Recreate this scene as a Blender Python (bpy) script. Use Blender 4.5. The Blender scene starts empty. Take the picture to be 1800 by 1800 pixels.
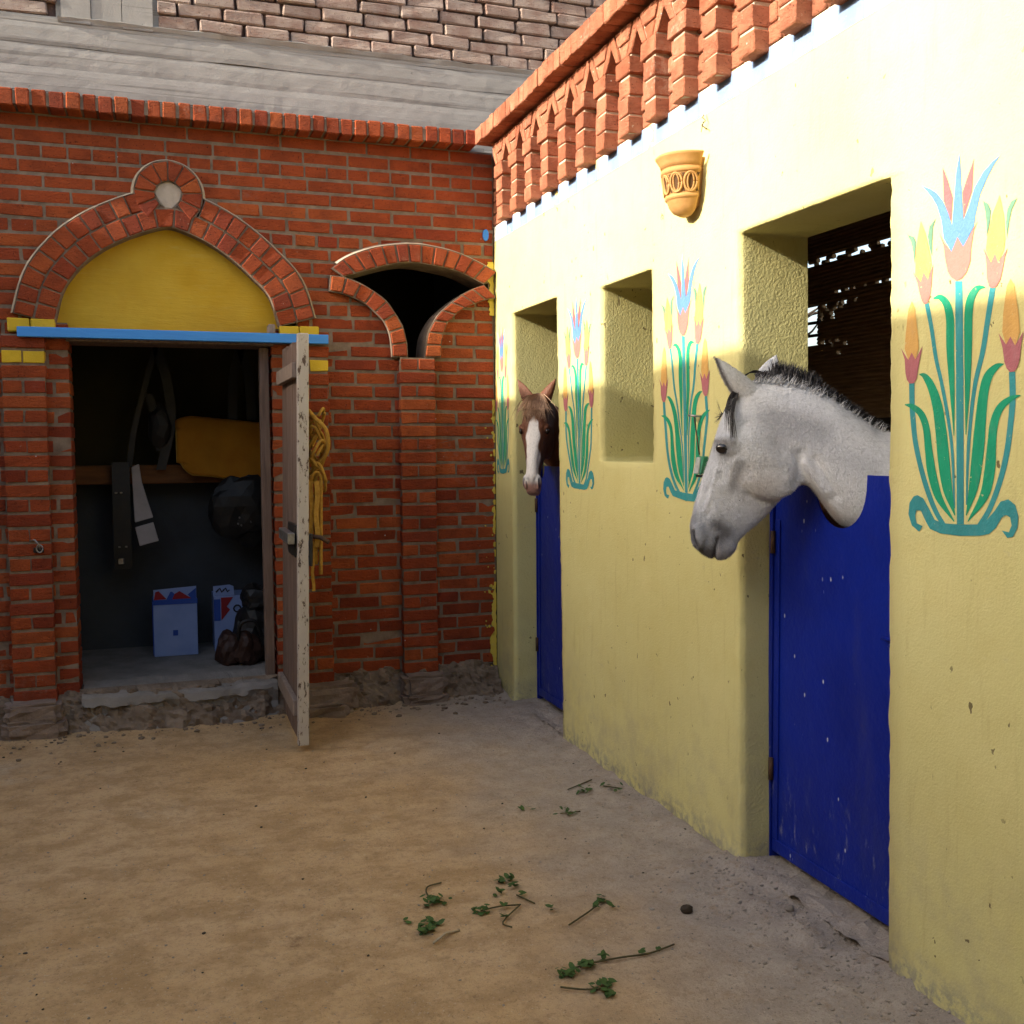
import bpy, bmesh, math, random
import numpy as np
from mathutils import Vector, Matrix, noise as mnoise
random.seed(7); np.random.seed(7)
RAD = math.radians
scn = bpy.context.scene
col = scn.collection

# ------------------------------------------------------------------ camera
CAM = np.array([-1.95, 0.0, 1.52]); FPX = 1828.0
def cam_axes(yaw, pitch, roll):
    cy, sy = math.cos(yaw), math.sin(yaw)
    f = np.array([sy*math.cos(pitch), cy*math.cos(pitch), -math.sin(pitch)])
    r = np.array([cy, -sy, 0.0]); d = np.cross(f, r)
    return np.array([math.cos(roll)*r+math.sin(roll)*d, -math.sin(roll)*r+math.cos(roll)*d, f])
CM = cam_axes(RAD(18.79), RAD(3.67), RAD(.40))
cd = bpy.data.cameras.new('camera'); cam = bpy.data.objects.new('camera', cd); col.objects.link(cam)
cd.sensor_fit = 'HORIZONTAL'; cd.sensor_width = 36; cd.lens = FPX/1800*36; cd.clip_start = .05; cd.clip_end = 500
m3 = Matrix(((CM[0][0], -CM[1][0], -CM[2][0]), (CM[0][1], -CM[1][1], -CM[2][1]), (CM[0][2], -CM[1][2], -CM[2][2])))
cam.matrix_world = Matrix.Translation(Vector(CAM)) @ m3.to_4x4()
scn.camera = cam
scn.render.resolution_x = scn.render.resolution_y = 1024

# photo pixel (1800 px picture) -> point on a plane of the place
def on(ax, val, x, y):
    d = np.array([(x-900)/FPX, (y-900)/FPX, 1.0]) @ CM
    t = (val-CAM[ax])/d[ax]
    return CAM+t*d
def ground_at(x, y): return on(2, 0.0, x, y)

# ------------------------------------------------------------------ light
SUN_TAN = .39                       # height lost per metre travelled from the yard towards the stable wall
sun_travel = Vector((1.0, .065, -SUN_TAN)).normalized()
to_sun = -sun_travel
w = bpy.data.worlds.new('World'); scn.world = w; w.use_nodes = True
nt = w.node_tree; nt.nodes.clear()
sky = nt.nodes.new('ShaderNodeTexSky'); sky.sky_type = 'NISHITA'; sky.sun_disc = False
sky.sun_elevation = math.asin(to_sun.z); sky.sun_rotation = math.atan2(to_sun.x, to_sun.y)
sky.dust_density = 4.0; sky.ozone_density = .6; sky.air_density = 1.0
bg = nt.nodes.new('ShaderNodeBackground'); bg.inputs['Strength'].default_value = .13
hs = nt.nodes.new('ShaderNodeHueSaturation'); hs.inputs['Saturation'].default_value = .9
wo = nt.nodes.new('ShaderNodeOutputWorld')
nt.links.new(sky.outputs[0], hs.inputs['Color']); nt.links.new(hs.outputs[0], bg.inputs['Color']); nt.links.new(bg.outputs[0], wo.inputs['Surface'])
sl = bpy.data.lights.new('sun', 'SUN'); sl.energy = 3.15; sl.angle = RAD(.53); sl.color = (1, .93, .80)
so = bpy.data.objects.new('sun', sl); col.objects.link(so); so.location = (-8, -1, 7)
so.rotation_euler = to_sun.to_track_quat('Z', 'Y').to_euler()
vs = scn.view_settings; vs.view_transform = 'Standard'; vs.look = 'None'; vs.gamma = 1.0; vs.exposure = 1.7; vs.use_curve_mapping = False

# ------------------------------------------------------------------ material helper
class N:
    def __init__(s, name):
        s.m = bpy.data.materials.new(name); s.m.use_nodes = True; s.t = s.m.node_tree; s.t.nodes.clear()
        s.o = s.new('ShaderNodeOutputMaterial'); s.b = s.new('ShaderNodeBsdfPrincipled')
        s.t.links.new(s.b.outputs[0], s.o.inputs['Surface'])
        s.pos = s.new('ShaderNodeNewGeometry').outputs['Position']
    def new(s, k): return s.t.nodes.new(k)
    def put(s, sock, v):
        if hasattr(v, 'is_linked') or isinstance(v, bpy.types.NodeSocket): s.t.links.new(v, sock)
        else:
            if sock.type == 'RGBA' and len(v) == 3: v = (*v, 1)
            sock.default_value = v
    def scaled(s, v, vec=None):
        n = s.new('ShaderNodeVectorMath'); n.operation = 'MULTIPLY'; s.put(n.inputs[0], vec or s.pos); n.inputs[1].default_value = v; return n.outputs[0]
    def noise(s, scale, detail=4, rough=.6, vec=None, dist=0):
        n = s.new('ShaderNodeTexNoise'); s.put(n.inputs['Vector'], vec or s.pos)
        n.inputs['Scale'].default_value = scale; n.inputs['Detail'].default_value = detail; n.inputs['Roughness'].default_value = rough; n.inputs['Distortion'].default_value = dist
        return n.outputs[0]
    def voro(s, scale, vec=None, feature='F1', out='Distance'):
        n = s.new('ShaderNodeTexVoronoi'); n.feature = feature; s.put(n.inputs['Vector'], vec or s.pos); n.inputs['Scale'].default_value = scale; return n.outputs[out]
    def ramp(s, fac, stops):
        n = s.new('ShaderNodeValToRGB'); s.put(n.inputs[0], fac); e = n.color_ramp.elements
        while len(e) < len(stops): e.new(.5)
        for q, (p, c) in zip(e, stops):
            q.position = p; q.color = (c, c, c, 1) if not hasattr(c, '__len__') else (*c[:3], 1)
        return n.outputs[0]
    def mix(s, f, a, b, mode='MIX'):
        n = s.new('ShaderNodeMix'); n.data_type = 'RGBA'; n.blend_type = mode
        s.put(n.inputs[0], f); s.put(n.inputs[6], a); s.put(n.inputs[7], b); return n.outputs[2]
    def math(s, op, a, b=0.0):
        n = s.new('ShaderNodeMath'); n.operation = op; s.put(n.inputs[0], a); s.put(n.inputs[1], b); return n.outputs[0]
    def sep(s, i, vec=None):
        n = s.new('ShaderNodeSeparateXYZ'); s.put(n.inputs[0], vec or s.pos); return n.outputs[i]
    def rng(s, v, a, b, c=0.0, d=1.0):
        n = s.new('ShaderNodeMapRange'); n.interpolation_type = 'SMOOTHSTEP'; s.put(n.inputs[0], v)
        for i, q in enumerate((a, b, c, d)): n.inputs[i+1].default_value = q
        return n.outputs[0]
    def objrand(s): return s.new('ShaderNodeObjectInfo').outputs['Random']
    def attr(s, name):
        n = s.new('ShaderNodeAttribute'); n.attribute_name = name; return n.outputs['Color']
    def bump(s, h, st=.5, dist=.01, nrm=None):
        n = s.new('ShaderNodeBump'); n.inputs['Strength'].default_value = st; n.inputs['Distance'].default_value = dist; s.put(n.inputs['Height'], h)
        if nrm is not None: s.put(n.inputs['Normal'], nrm)
        return n.outputs[0]
    def done(s, color, rough=.85, normal=None, metal=0, spec=.3, **k):
        s.put(s.b.inputs['Base Color'], color); s.put(s.b.inputs['Roughness'], rough); s.put(s.b.inputs['Metallic'], metal); s.b.inputs['Specular IOR Level'].default_value = spec
        if normal is not None: s.put(s.b.inputs['Normal'], normal)
        for q, v in k.items(): s.put(s.b.inputs[q], v)
        return s.m
MT = {}
def simple(name, c, c2=None, sc=8, rough=.8, bst=.3, bsc=60, bd=.004, spec=.3, metal=0, lo=.35, hi=.65, stretch=None):
    n = N(name); c2 = c2 or tuple(x*.7 for x in c)
    v = n.scaled(stretch) if stretch else None
    f = n.ramp(n.noise(sc, 5, .6, v), [(lo, 0), (hi, 1)])
    MT[name] = n.done(n.mix(f, c, c2), rough, n.bump(n.noise(bsc, 4, .6, v), bst, bd), metal, spec); return MT[name]

def brick_mat(name, cols, mortar_fleck=(.35, .31, .27), rough=.92, chalk=.0):
    n = N(name)
    r = n.objrand()
    base = n.ramp(r, [(i/(len(cols)-1), c) for i, c in enumerate(cols)])
    big = n.noise(9, 4, .6); fine = n.noise(70, 4, .7)
    base = n.mix(n.rng(big, .35, .7), base, n.mix(.45, base, (.16, .035, .015)))
    base = n.mix(n.rng(fine, .55, .8, 0, .35), base, (.08, .02, .012))
    pits = n.rng(n.noise(120, 2, .5), .66, .72); base = n.mix(n.math('MULTIPLY', pits, .7), base, (.03, .012, .01))
    base = n.mix(n.rng(n.noise(1.7, 5, .65), .45, .75, 0, .40), base, n.mix(.5, base, (.06, .016, .012)))
    salt = n.math('MULTIPLY', n.rng(n.noise(2.3, 4, .6), .56, .68), n.rng(n.noise(30, 5, .7), .46, .62)); base = n.mix(n.math('MULTIPLY', salt, .30), base, mortar_fleck)
    fl = n.rng(n.noise(38, 3, .55, n.scaled((1, 1, 1.4))), .70 - chalk, .76 - chalk*.5)
    base = n.mix(n.math('MULTIPLY', fl, .55), base, mortar_fleck)
    dots = n.rng(n.voro(9), .035, .025); base = n.mix(dots, base, (.6, .55, .5))
    h = n.math('ADD', n.math('MULTIPLY', n.noise(38, 6, .72, n.scaled((1, 1, 2.2))), 1.6), n.math('MULTIPLY', n.noise(160, 3, .6), .5))
    h = n.math('SUBTRACT', h, n.math('MULTIPLY', pits, .5))
    MT[name] = n.done(base, rough, n.bump(h, 1.0, .012), spec=.2); return MT[name]

brick_mat('red_brick', [(.24, .040, .017), (.42, .086, .026), (.36, .066, .022), (.48, .115, .032), (.29, .050, .024), (.39, .074, .023)], (.36, .22, .16), chalk=.0)
brick_mat('orange_brick', [(.42, .145, .075), (.52, .205, .115), (.47, .17, .095), (.56, .23, .13)], (.6, .5, .38))
brick_mat('pale_brick', [(.42, .325, .27), (.50, .40, .34), (.46, .36, .305), (.39, .29, .24), (.52, .42, .36)], (.46, .40, .35), chalk=.04)
simple('mortar', (.25, .185, .135), (.155, .108, .075), 14, .95, .8, 90, .006)
simple('pale_mortar', (.50, .42, .31), (.36, .29, .21), 14, .95, .8, 90, .006)
simple('dark_joint', (.14, .085, .07), (.08, .05, .04), 14, .95, .8, 60, .008)

def plaster(name='yellow_plaster'):
    n = N(name)
    c = n.mix(n.ramp(n.noise(1.4, 5, .6), [(.3, 0), (.7, 1)]), (.585, .525, .215), (.635, .585, .265))
    c = n.mix(n.rng(n.noise(5, 6, .7), .45, .8, 0, .35), c, (.53, .44, .155))
    z = n.sep(2)
    streak = n.noise(6, 5, .65, n.scaled((1, 5, .5)))
    c = n.mix(n.rng(streak, .54, .74, 0, .36), c, (.44, .36, .15))
    low = n.math('MULTIPLY', n.rng(z, .75, .0), n.rng(n.noise(4, 6, .7), .38, .72))
    c = n.mix(n.math('MULTIPLY', low, .7), c, (.37, .32, .21))
    foot = n.math('MULTIPLY', n.rng(z, .14, .0), n.rng(n.noise(22, 5, .7), .42, .6))
    c = n.mix(n.math('MULTIPLY', foot, .8), c, (.24, .225, .20))
    spot = n.math('MULTIPLY', n.rng(n.noise(26, 3, .5, n.scaled((1, 1, .8))), .685, .705), n.rng(n.noise(2.3, 2), .42, .55))
    c = n.mix(n.math('MULTIPLY', spot, .85), c, (.10, .07, .035))
    dots = n.rng(n.voro(5.5), .026, .016); c = n.mix(n.math('MULTIPLY', dots, .65), c, (.10, .075, .04))
    scr = n.math('MULTIPLY', n.rng(n.voro(3.4, n.scaled((1, 3.6, .7))), .030, .016), .55); c = n.mix(scr, c, (.20, .14, .07))
    chip = n.rng(n.noise(9, 6, .7), .735, .745); c = n.mix(n.math('MULTIPLY', chip, .5), c, (.62, .57, .42))
    patch = n.rng(n.noise(1.9, 5, .65), .52, .70, 0, .35); c = n.mix(patch, c, (.67, .60, .27))
    rub = n.math('MULTIPLY', n.rng(n.noise(11, 6, .8, n.scaled((1, .7, 2.2))), .58, .70), n.rng(n.noise(1.1, 2), .48, .62)); c = n.mix(n.math('MULTIPLY', rub, .4), c, (.44, .40, .27))
    h = n.math('ADD', n.math('MULTIPLY', n.noise(26, 6, .65), .45), n.math('MULTIPLY', n.noise(130, 3, .6), .4))
    h = n.math('SUBTRACT', h, n.math('ADD', n.math('MULTIPLY', spot, .6), n.math('MULTIPLY', chip, .35)))
    rough_jamb = n.math('MULTIPLY', n.rng(n.sep(0), .004, .03), n.noise(95, 4, .6))
    h = n.math('ADD', h, n.math('MULTIPLY', rough_jamb, .8))
    MT[name] = n.done(c, .82, n.bump(h, .55, .010), spec=.25)
plaster()

def paint(name, c, rough=.7, wear=.42):
    n = N(name)
    f = n.rng(n.noise(14, 5, .65, n.scaled((1, 2.2, .8))), .5, .78, 0, wear)
    k = n.mix(f, c, tuple(min(1, q*.6+.12) for q in c))
    k = n.mix(n.rng(n.noise(4, 4, .6, n.scaled((1, 3, .7))), .4, .7, 0, .35), k, tuple(q*.62 for q in c))
    k = n.mix(n.rng(n.noise(55, 4, .7), .66, .70, 0, .75), k, (.58, .5, .25))
    MT[name] = n.done(k, rough, n.bump(n.math('ADD', n.noise(26, 6, .65), n.math('MULTIPLY', n.noise(130, 3, .6), .4)), .5, .008), spec=.3)
paint('teal_paint', (.04, .27, .285)); paint('leaf_green_paint', (.010, .30, .155)); paint('sky_blue_paint', (.10, .215, .44), wear=.1)
paint('calyx_paint', (.40, .135, .15)); paint('salmon_paint', (.46, .165, .135)); paint('bud_paint', (.62, .36, .105)); paint('rose_paint', (.44, .115, .115)); paint('pale_leaf_paint', (.12, .24, .155))
paint('white_band_paint', (.80, .80, .76), wear=.08); paint('light_blue_paint', (.20, .29, .46), wear=.06)
paint('cobalt_paint', (.05, .22, .62)); paint('splash_yellow', (.62, .47, .07))
paint('brick_yellow_paint', (.60, .40, .02), wear=.15)

def door_mat():
    n = N('blue_metal_paint')
    c = n.mix(n.ramp(n.noise(3, 5), [(.3, 0), (.7, 1)]), (.002, .012, .19), (.003, .017, .25))
    c = n.mix(n.rng(n.noise(2.2, 5, .7, n.scaled((1, 1.4, .35))), .50, .72, 0, .5), c, (.035, .042, .15))
    sc = n.rng(n.voro(11, n.scaled((1, 1.6, .8))), .085, .045); sc = n.math('MULTIPLY', sc, n.rng(n.noise(3.1, 3), .40, .50))
    sc2 = n.math('MULTIPLY', n.rng(n.voro(7, n.scaled((1, 6, .7))), .035, .02), n.rng(n.noise(2.0, 2), .42, .5))
    c = n.mix(n.math('MAXIMUM', sc, sc2), c, (.42, .44, .52))
    z = n.sep(2)
    rub = n.math('MULTIPLY', n.rng(z, .5, .02), n.rng(n.noise(24, 5, .75, n.scaled((1, 1, .35))), .56, .68)); c = n.mix(n.math('MULTIPLY', rub, .5), c, (.26, .27, .33))
    MT['blue_metal_paint'] = n.done(c, .45, n.bump(n.math('ADD', n.noise(5, 4), n.math('MULTIPLY', n.noise(90, 3), .12)), .35, .03), spec=.22)
door_mat()
simple('rusty_iron', (.05, .03, .022), (.10, .05, .03), 25, .75, .6, 80, .003, .4, .3)
simple('dark_iron', (.022, .022, .024), (.05, .045, .04), 25, .5, .5, 80, .003, .5, .6)
simple('worn_steel', (.42, .42, .43), (.22, .2, .18), 30, .35, .3, 80, .002, .5, .8)
simple('green_enamel', (.012, .22, .11), (.02, .14, .08), 30, .5, .4, 80, .003, .5)
simple('grey_enamel', (.45, .48, .46), (.3, .32, .3), 30, .5, .4, 80, .003, .5)
simple('blue_gloss', (.05, .28, .74), (.045, .24, .66), 10, .5, .3, 40, .003, .45, stretch=(.4, 1, 3))
simple('terracotta', (.46, .25, .09), (.39, .20, .065), 16, .72, .4, 90, .003)
simple('piercing_shade', (.10, .05, .02), (.07, .035, .015), 16, .9, .4, 90, .003)  # shade inside the lamp piercings, put into a colour
simple('weathered_wood', (.20, .135, .105), (.12, .08, .062), 16, .85, .8, 40, .004, stretch=(3, 3, .25))
simple('pale_wood', (.30, .23, .185), (.20, .15, .12), 16, .85, .8, 40, .004, stretch=(3, 3, .6))
simple('rail_wood', (.20, .085, .028), (.13, .055, .02), 12, .8, .6, 40, .004, stretch=(.3, 3, 3))
def chipped():
    n = N('chipped_white_paint')
    f = n.rng(n.noise(42, 6, .75, n.scaled((1.2, 1.2, .45))), .565, .595)
    c = n.mix(n.noise(8, 4), (.52, .475, .42), (.40, .35, .30)); c = n.mix(f, c, (.10, .07, .055))
    MT['chipped_white_paint'] = n.done(c, .7, n.bump(n.math('SUBTRACT', n.noise(60, 3), f), .5, .004))
chipped()
def tymp():
    n = N('yellow_board_paint')
    v = n.scaled((.7, 1, 4.5))
    c = n.mix(n.ramp(n.noise(2.4, 5, .6), [(.35, 0), (.65, 1)]), (.50, .295, .004), (.56, .36, .03))
    c = n.mix(n.rng(n.noise(7, 5, .7, v), .55, .8, 0, .4), c, (.55, .42, .12))
    c = n.mix(n.rng(n.noise(18, 3, .6, n.scaled((.25, 1, 5))), .73, .77, 0, .8), c, (.14, .08, .02))
    c = n.mix(n.rng(n.noise(1.3, 5, .65), .40, .70, 0, .55), c, (.36, .20, .006))
    c = n.mix(n.rng(n.noise(30, 5, .75, n.scaled((.6, 1, 2))), .62, .72, 0, .35), c, (.24, .15, .03))
    MT['yellow_board_paint'] = n.done(c, .68, n.bump(n.noise(12, 5, .7, v), .4, .006))
tymp()
def concrete():
    n = N('board_marked_concrete')
    v = n.scaled((.35, 1, 6))
    c = n.mix(n.ramp(n.noise(2.2, 6, .65), [(.3, 0), (.7, 1)]), (.37, .35, .325), (.28, .265, .245))
    c = n.mix(n.rng(n.noise(9, 7, .75, n.scaled((.5, 1, 3))), .42, .7, 0, .5), c, (.25, .235, .215))
    c = n.mix(n.rng(n.noise(7, 6, .75), .60, .72, 0, .45), c, (.19, .175, .16))
    line = n.rng(n.noise(3.5, 3, .5, n.scaled((.12, 1, 9))), .60, .64, 0, .55); c = n.mix(line, c, (.15, .135, .12))
    c = n.mix(n.rng(n.noise(30, 4, .6), .70, .75, 0, .7), c, (.10, .09, .085))
    h = n.math('ADD', n.noise(6, 6, .7, v), n.math('MULTIPLY', n.noise(60, 4, .7), .5))
    MT['board_marked_concrete'] = n.done(c, .95, n.bump(n.math('ADD', n.math('MULTIPLY', n.noise(6, 6, .7, v), .5), n.math('MULTIPLY', n.noise(85, 5, .75), .6)), .5, .008), spec=.15)
concrete()
def dirt():
    n = N('packed_earth')
    p1 = n.noise(.8, 6, .62, dist=.4); p2 = n.noise(5.0, 8, .72, n.scaled((1, 1.3, 1)))
    c = n.mix(n.ramp(p1, [(.32, 0), (.66, 1)]), (.52, .335, .16), (.58, .41, .24))
    c = n.mix(n.rng(p2, .40, .62, 0, .75), c, (.37, .235, .112))
    c = n.mix(n.rng(n.noise(1.6, 6, .7), .56, .74, 0, .7), c, (.54, .43, .30))
    x = n.sep(0); y = n.sep(1)
    grey = n.math('MULTIPLY', n.rng(n.math('ADD', x, n.math('MULTIPLY', n.noise(2.4, 5), .8)), -.75, .25), .9)
    c = n.mix(grey, c, n.mix(n.rng(n.noise(9, 5, .7), .35, .7), (.34, .295, .255), (.43, .375, .32)))
    stain = n.math('MULTIPLY', n.rng(n.noise(2.7, 6, .7), .64, .74), .6); c = n.mix(stain, c, (.13, .062, .03))
    fine = n.noise(48, 6, .8); c = n.mix(n.rng(fine, .50, .74, 0, .6), c, (.14, .095, .06))
    c = n.mix(n.rng(n.noise(17, 6, .75), .52, .70, 0, .5), c, (.29, .19, .105))
    c = n.mix(n.rng(n.noise(110, 3, .6), .62, .70, 0, .6), c, (.58, .48, .36))
    c = n.mix(n.rng(n.noise(170, 3, .6), .60, .70, 0, .6), c, (.12, .08, .05))
    pebble = n.rng(n.voro(34), .075, .05); c = n.mix(n.math('MULTIPLY', pebble, n.rng(n.noise(5, 3), .5, .62)), c, (.42, .37, .31))
    h = n.math('ADD', n.math('MULTIPLY', n.noise(7, 6, .7), 1.3), n.math('ADD', n.math('MULTIPLY', fine, .6), n.math('MULTIPLY', n.noise(150, 3, .6), .25)))
    h = n.math('ADD', h, n.math('MULTIPLY', pebble, .25))
    MT['packed_earth'] = n.done(c, .95, n.bump(h, .9, .016), spec=.15)
dirt()
simple('rubble', (.24, .18, .13), (.14, .10, .07), 9, .95, .9, 40, .015)
simple('plinth_stone', (.27, .205, .165), (.17, .12, .09), 8, .95, .9, 35, .012)
simple('cement', (.26, .235, .21), (.18, .16, .14), 6, .9, .6, 50, .008)
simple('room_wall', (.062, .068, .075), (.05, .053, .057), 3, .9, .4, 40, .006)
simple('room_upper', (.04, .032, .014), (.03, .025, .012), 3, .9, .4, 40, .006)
simple('black_leather', (.008, .008, .009), (.016, .014, .013), 10, .5, .3, 60, .003, .4)
simple('brown_leather', (.045, .018, .010), (.03, .012, .008), 10, .6, .3, 60, .003, .4)
simple('white_felt', (.46, .43, .44), (.38, .36, .36), 10, .95, .4, 120, .003)
simple('orange_blanket', (.46, .20, .015), (.38, .15, .01), 5, .95, .5, 140, .003)
simple('blanket_edge', (.55, .36, .08), (.45, .28, .05), 20, .9, .4, 140, .003)
simple('box_white', (.26, .34, .60), (.21, .29, .54), 5, .8, .2, 60, .002)
simple('box_blue', (.02, .06, .32), (.03, .08, .36), 6, .7, .2, 60, .002)
simple('box_red', (.30, .015, .02), (.24, .015, .02), 6, .7, .2, 60, .002)
simple('print_black', (.02, .02, .03), (.03, .03, .04), 6, .7, .2, 60, .002)
simple('yellow_rope', (.46, .26, .045), (.33, .17, .025), 40, .95, .9, 180, .004)
simple('leaf_green', (.055, .105, .022), (.03, .065, .015), 60, .7, .4, 90, .003)
simple('stem_green', (.085, .075, .03), (.06, .05, .022), 60, .8, .4, 90, .003)
simple('dry_straw', (.42, .35, .24), (.33, .26, .17), 60, .8, .4, 90, .003)
simple('dark_dung', (.035, .026, .018), (.06, .045, .03), 60, .9, .6, 90, .004)
simple('pebble_stone', (.30, .26, .22), (.20, .17, .14), 30, .9, .5, 90, .004)
simple('dirt_crumb', (.34, .295, .255), (.24, .20, .165), 30, .95, .5, 90, .004)
simple('reed', (.46, .31, .16), (.30, .19, .09), 20, .9, .6, 60, .004, stretch=(4, .3, 4))
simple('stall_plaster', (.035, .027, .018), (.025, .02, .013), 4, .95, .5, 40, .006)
simple('far_plaster', (.44, .36, .22), (.36, .29, .17), 2, .95, .5, 30, .006)
simple('bark', (.07, .055, .045), (.05, .04, .03), 20, .9, .6, 60, .004)
simple('plug_plaster', (.52, .44, .36), (.40, .33, .26), 16, .95, .6, 50, .006)

# ------------------------------------------------------------------ object helpers
def tag(o, label=None, cat=None, group=None, kind=None):
    for k, v in (('label', label), ('category', cat), ('group', group), ('kind', kind)):
        if v: o[k] = v
    return o
def adopt(o, parent):
    o.parent = parent; o.matrix_parent_inverse = Matrix.Translation(-Vector(parent.location)) if parent.type == 'EMPTY' else parent.matrix_basis.inverted()
def empty(name, loc=(0, 0, 0), label=None, cat=None, group=None):
    o = bpy.data.objects.new(name, None); col.objects.link(o); o.location = loc; o.empty_display_size = .1
    return tag(o, label, cat, group)
def link(name, me, mat, parent=None, smooth=False):
    if mat: me.materials.clear(); me.materials.append(MT[mat])
    if smooth: me.polygons.foreach_set('use_smooth', [True]*len(me.polygons))
    o = bpy.data.objects.new(name, me); col.objects.link(o)
    if parent: adopt(o, parent)
    return o
def mesh(name, v, f, mat, parent=None, smooth=False):
    me = bpy.data.meshes.new(name); me.from_pydata([tuple(map(float, q)) for q in v], [], f); me.update()
    return link(name, me, mat, parent, smooth)
def frombm(name, bm, mat, parent=None, smooth=False):
    bmesh.ops.recalc_face_normals(bm, faces=bm.faces[:])
    me = bpy.data.meshes.new(name); bm.to_mesh(me); bm.free(); return link(name, me, mat, parent, smooth)
def addbox(bm, x0, x1, y0, y1, z0, z1):
    v = [bm.verts.new((x, y, z)) for x in (x0, x1) for y in (y0, y1) for z in (z0, z1)]
    for q in ((0, 1, 3, 2), (4, 6, 7, 5), (0, 4, 5, 1), (2, 3, 7, 6), (0, 2, 6, 4), (1, 5, 7, 3)): bm.faces.new([v[i] for i in q])
    return v
def box(name, x0, x1, y0, y1, z0, z1, mat, parent=None, bev=0.0, jit=0.0):
    bm = bmesh.new(); addbox(bm, x0, x1, y0, y1, z0, z1)
    if bev: bmesh.ops.bevel(bm, geom=bm.edges[:], offset=bev, segments=1, affect='EDGES')
    if jit:
        for v in bm.verts: v.co += Vector((random.uniform(-jit, jit), random.uniform(-jit, jit), random.uniform(-jit, jit)))
    return frombm(name, bm, mat, parent)
def prism(name, poly, fn, d0, d1, mat, parent=None, bev=0.0, jit=0.0):
    """polygon in a plane, fn(u,v,d) -> world point, extruded from depth d0 to d1"""
    bm = bmesh.new()
    a = [bm.verts.new(fn(u, v, d0)) for u, v in poly]; b = [bm.verts.new(fn(u, v, d1)) for u, v in poly]
    bm.faces.new(a); bm.faces.new(b[::-1])
    n = len(poly)
    for i in range(n): bm.faces.new((a[i], b[i], b[(i+1) % n], a[(i+1) % n]))
    bmesh.ops.recalc_face_normals(bm, faces=bm.faces[:])
    if bev:
        bmesh.ops.bevel(bm, geom=[e for e in bm.edges if e.is_manifold], offset=bev, segments=1, affect='EDGES')
    if jit:
        for v in bm.verts: v.co += Vector((random.uniform(-jit, jit), random.uniform(-jit, jit), random.uniform(-jit, jit)))
    bmesh.ops.triangulate(bm, faces=[f for f in bm.faces if len(f.verts) > 4], ngon_method='EAR_CLIP')
    return frombm(name, bm, mat, parent)
def flat(name, poly, fn, mat, parent=None):
    bm = bmesh.new(); f = bm.faces.new([bm.verts.new(fn(u, v)) for u, v in poly])
    bm.normal_update(); bmesh.ops.triangulate(bm, faces=[f], ngon_method='EAR_CLIP'); return frombm(name, bm, mat, parent)
def crom(pts, n):
    """Catmull-Rom through points (any dimension), n samples per span"""
    p = np.array(pts, float); p = np.vstack([2*p[0]-p[1], p, 2*p[-1]-p[-2]]); out = []
    for i in range(1, len(p)-2):
        for k in range(n):
            t = k/n; a, b, c, d = p[i-1:i+3]
            out.append(.5*((2*b)+(-a+c)*t+(2*a-5*b+4*c-d)*t*t+(-a+3*b-3*c+d)*t**3))
    out.append(p[-2]); return np.array(out)
def resample(pts, n):
    p = np.array(pts, float); L = np.r_[0, np.cumsum(np.linalg.norm(np.diff(p, axis=0), axis=1))]
    t = np.linspace(0, L[-1], n); return np.stack([np.interp(t, L, p[:, k]) for k in range(p.shape[1])], 1)
def tube(bm, pts, r, seg=8, cap=True):
    p = [Vector(q) for q in pts]; rings = []
    rr = r if hasattr(r, '__len__') else [r]*len(p)
    up = Vector((0, 0, 1))
    prev = None
    for i, q in enumerate(p):
        t = (p[min(i+1, len(p)-1)]-p[max(i-1, 0)]).normalized()
        a = t.orthogonal() if prev is None else (prev - t*prev.dot(t))
        if a.length < 1e-6: a = t.orthogonal()
        a.normalize(); prev = a; b = t.cross(a)
        rings.append([bm.verts.new(q+(a*math.cos(k*2*math.pi/seg)+b*math.sin(k*2*math.pi/seg))*rr[i]) for k in range(seg)])
    for i in range(len(rings)-1):
        for k in range(seg): bm.faces.new((rings[i][k], rings[i][(k+1) % seg], rings[i+1][(k+1) % seg], rings[i+1][k]))
    if cap: bm.faces.new(rings[0][::-1]); bm.faces.new(rings[-1])
def tubes(name, lst, mat, parent=None, seg=8):
    bm = bmesh.new()
    for pts, r in lst: tube(bm, pts, r, seg)
    return frombm(name, bm, mat, parent, True)
def nz(p, s=1.0, k=0): return mnoise.noise(Vector((p[0]*s+k*17.3, p[1]*s-k*9.1, p[2]*s+k*3.7)))
def rock(name, c, r, mat, parent=None, flatz=1.0, seed=0, sub=2):
    bm = bmesh.new(); bmesh.ops.create_icosphere(bm, subdivisions=sub, radius=1)
    for v in bm.verts:
        q = v.co.copy(); k = 1+.35*nz(q, 1.3, seed)+.15*nz(q, 3.1, seed+5)
        v.co = Vector((c[0]+q.x*r[0]*k, c[1]+q.y*r[1]*k, c[2]+q.z*r[2]*k))
    return frombm(name, bm, mat, parent)

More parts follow.
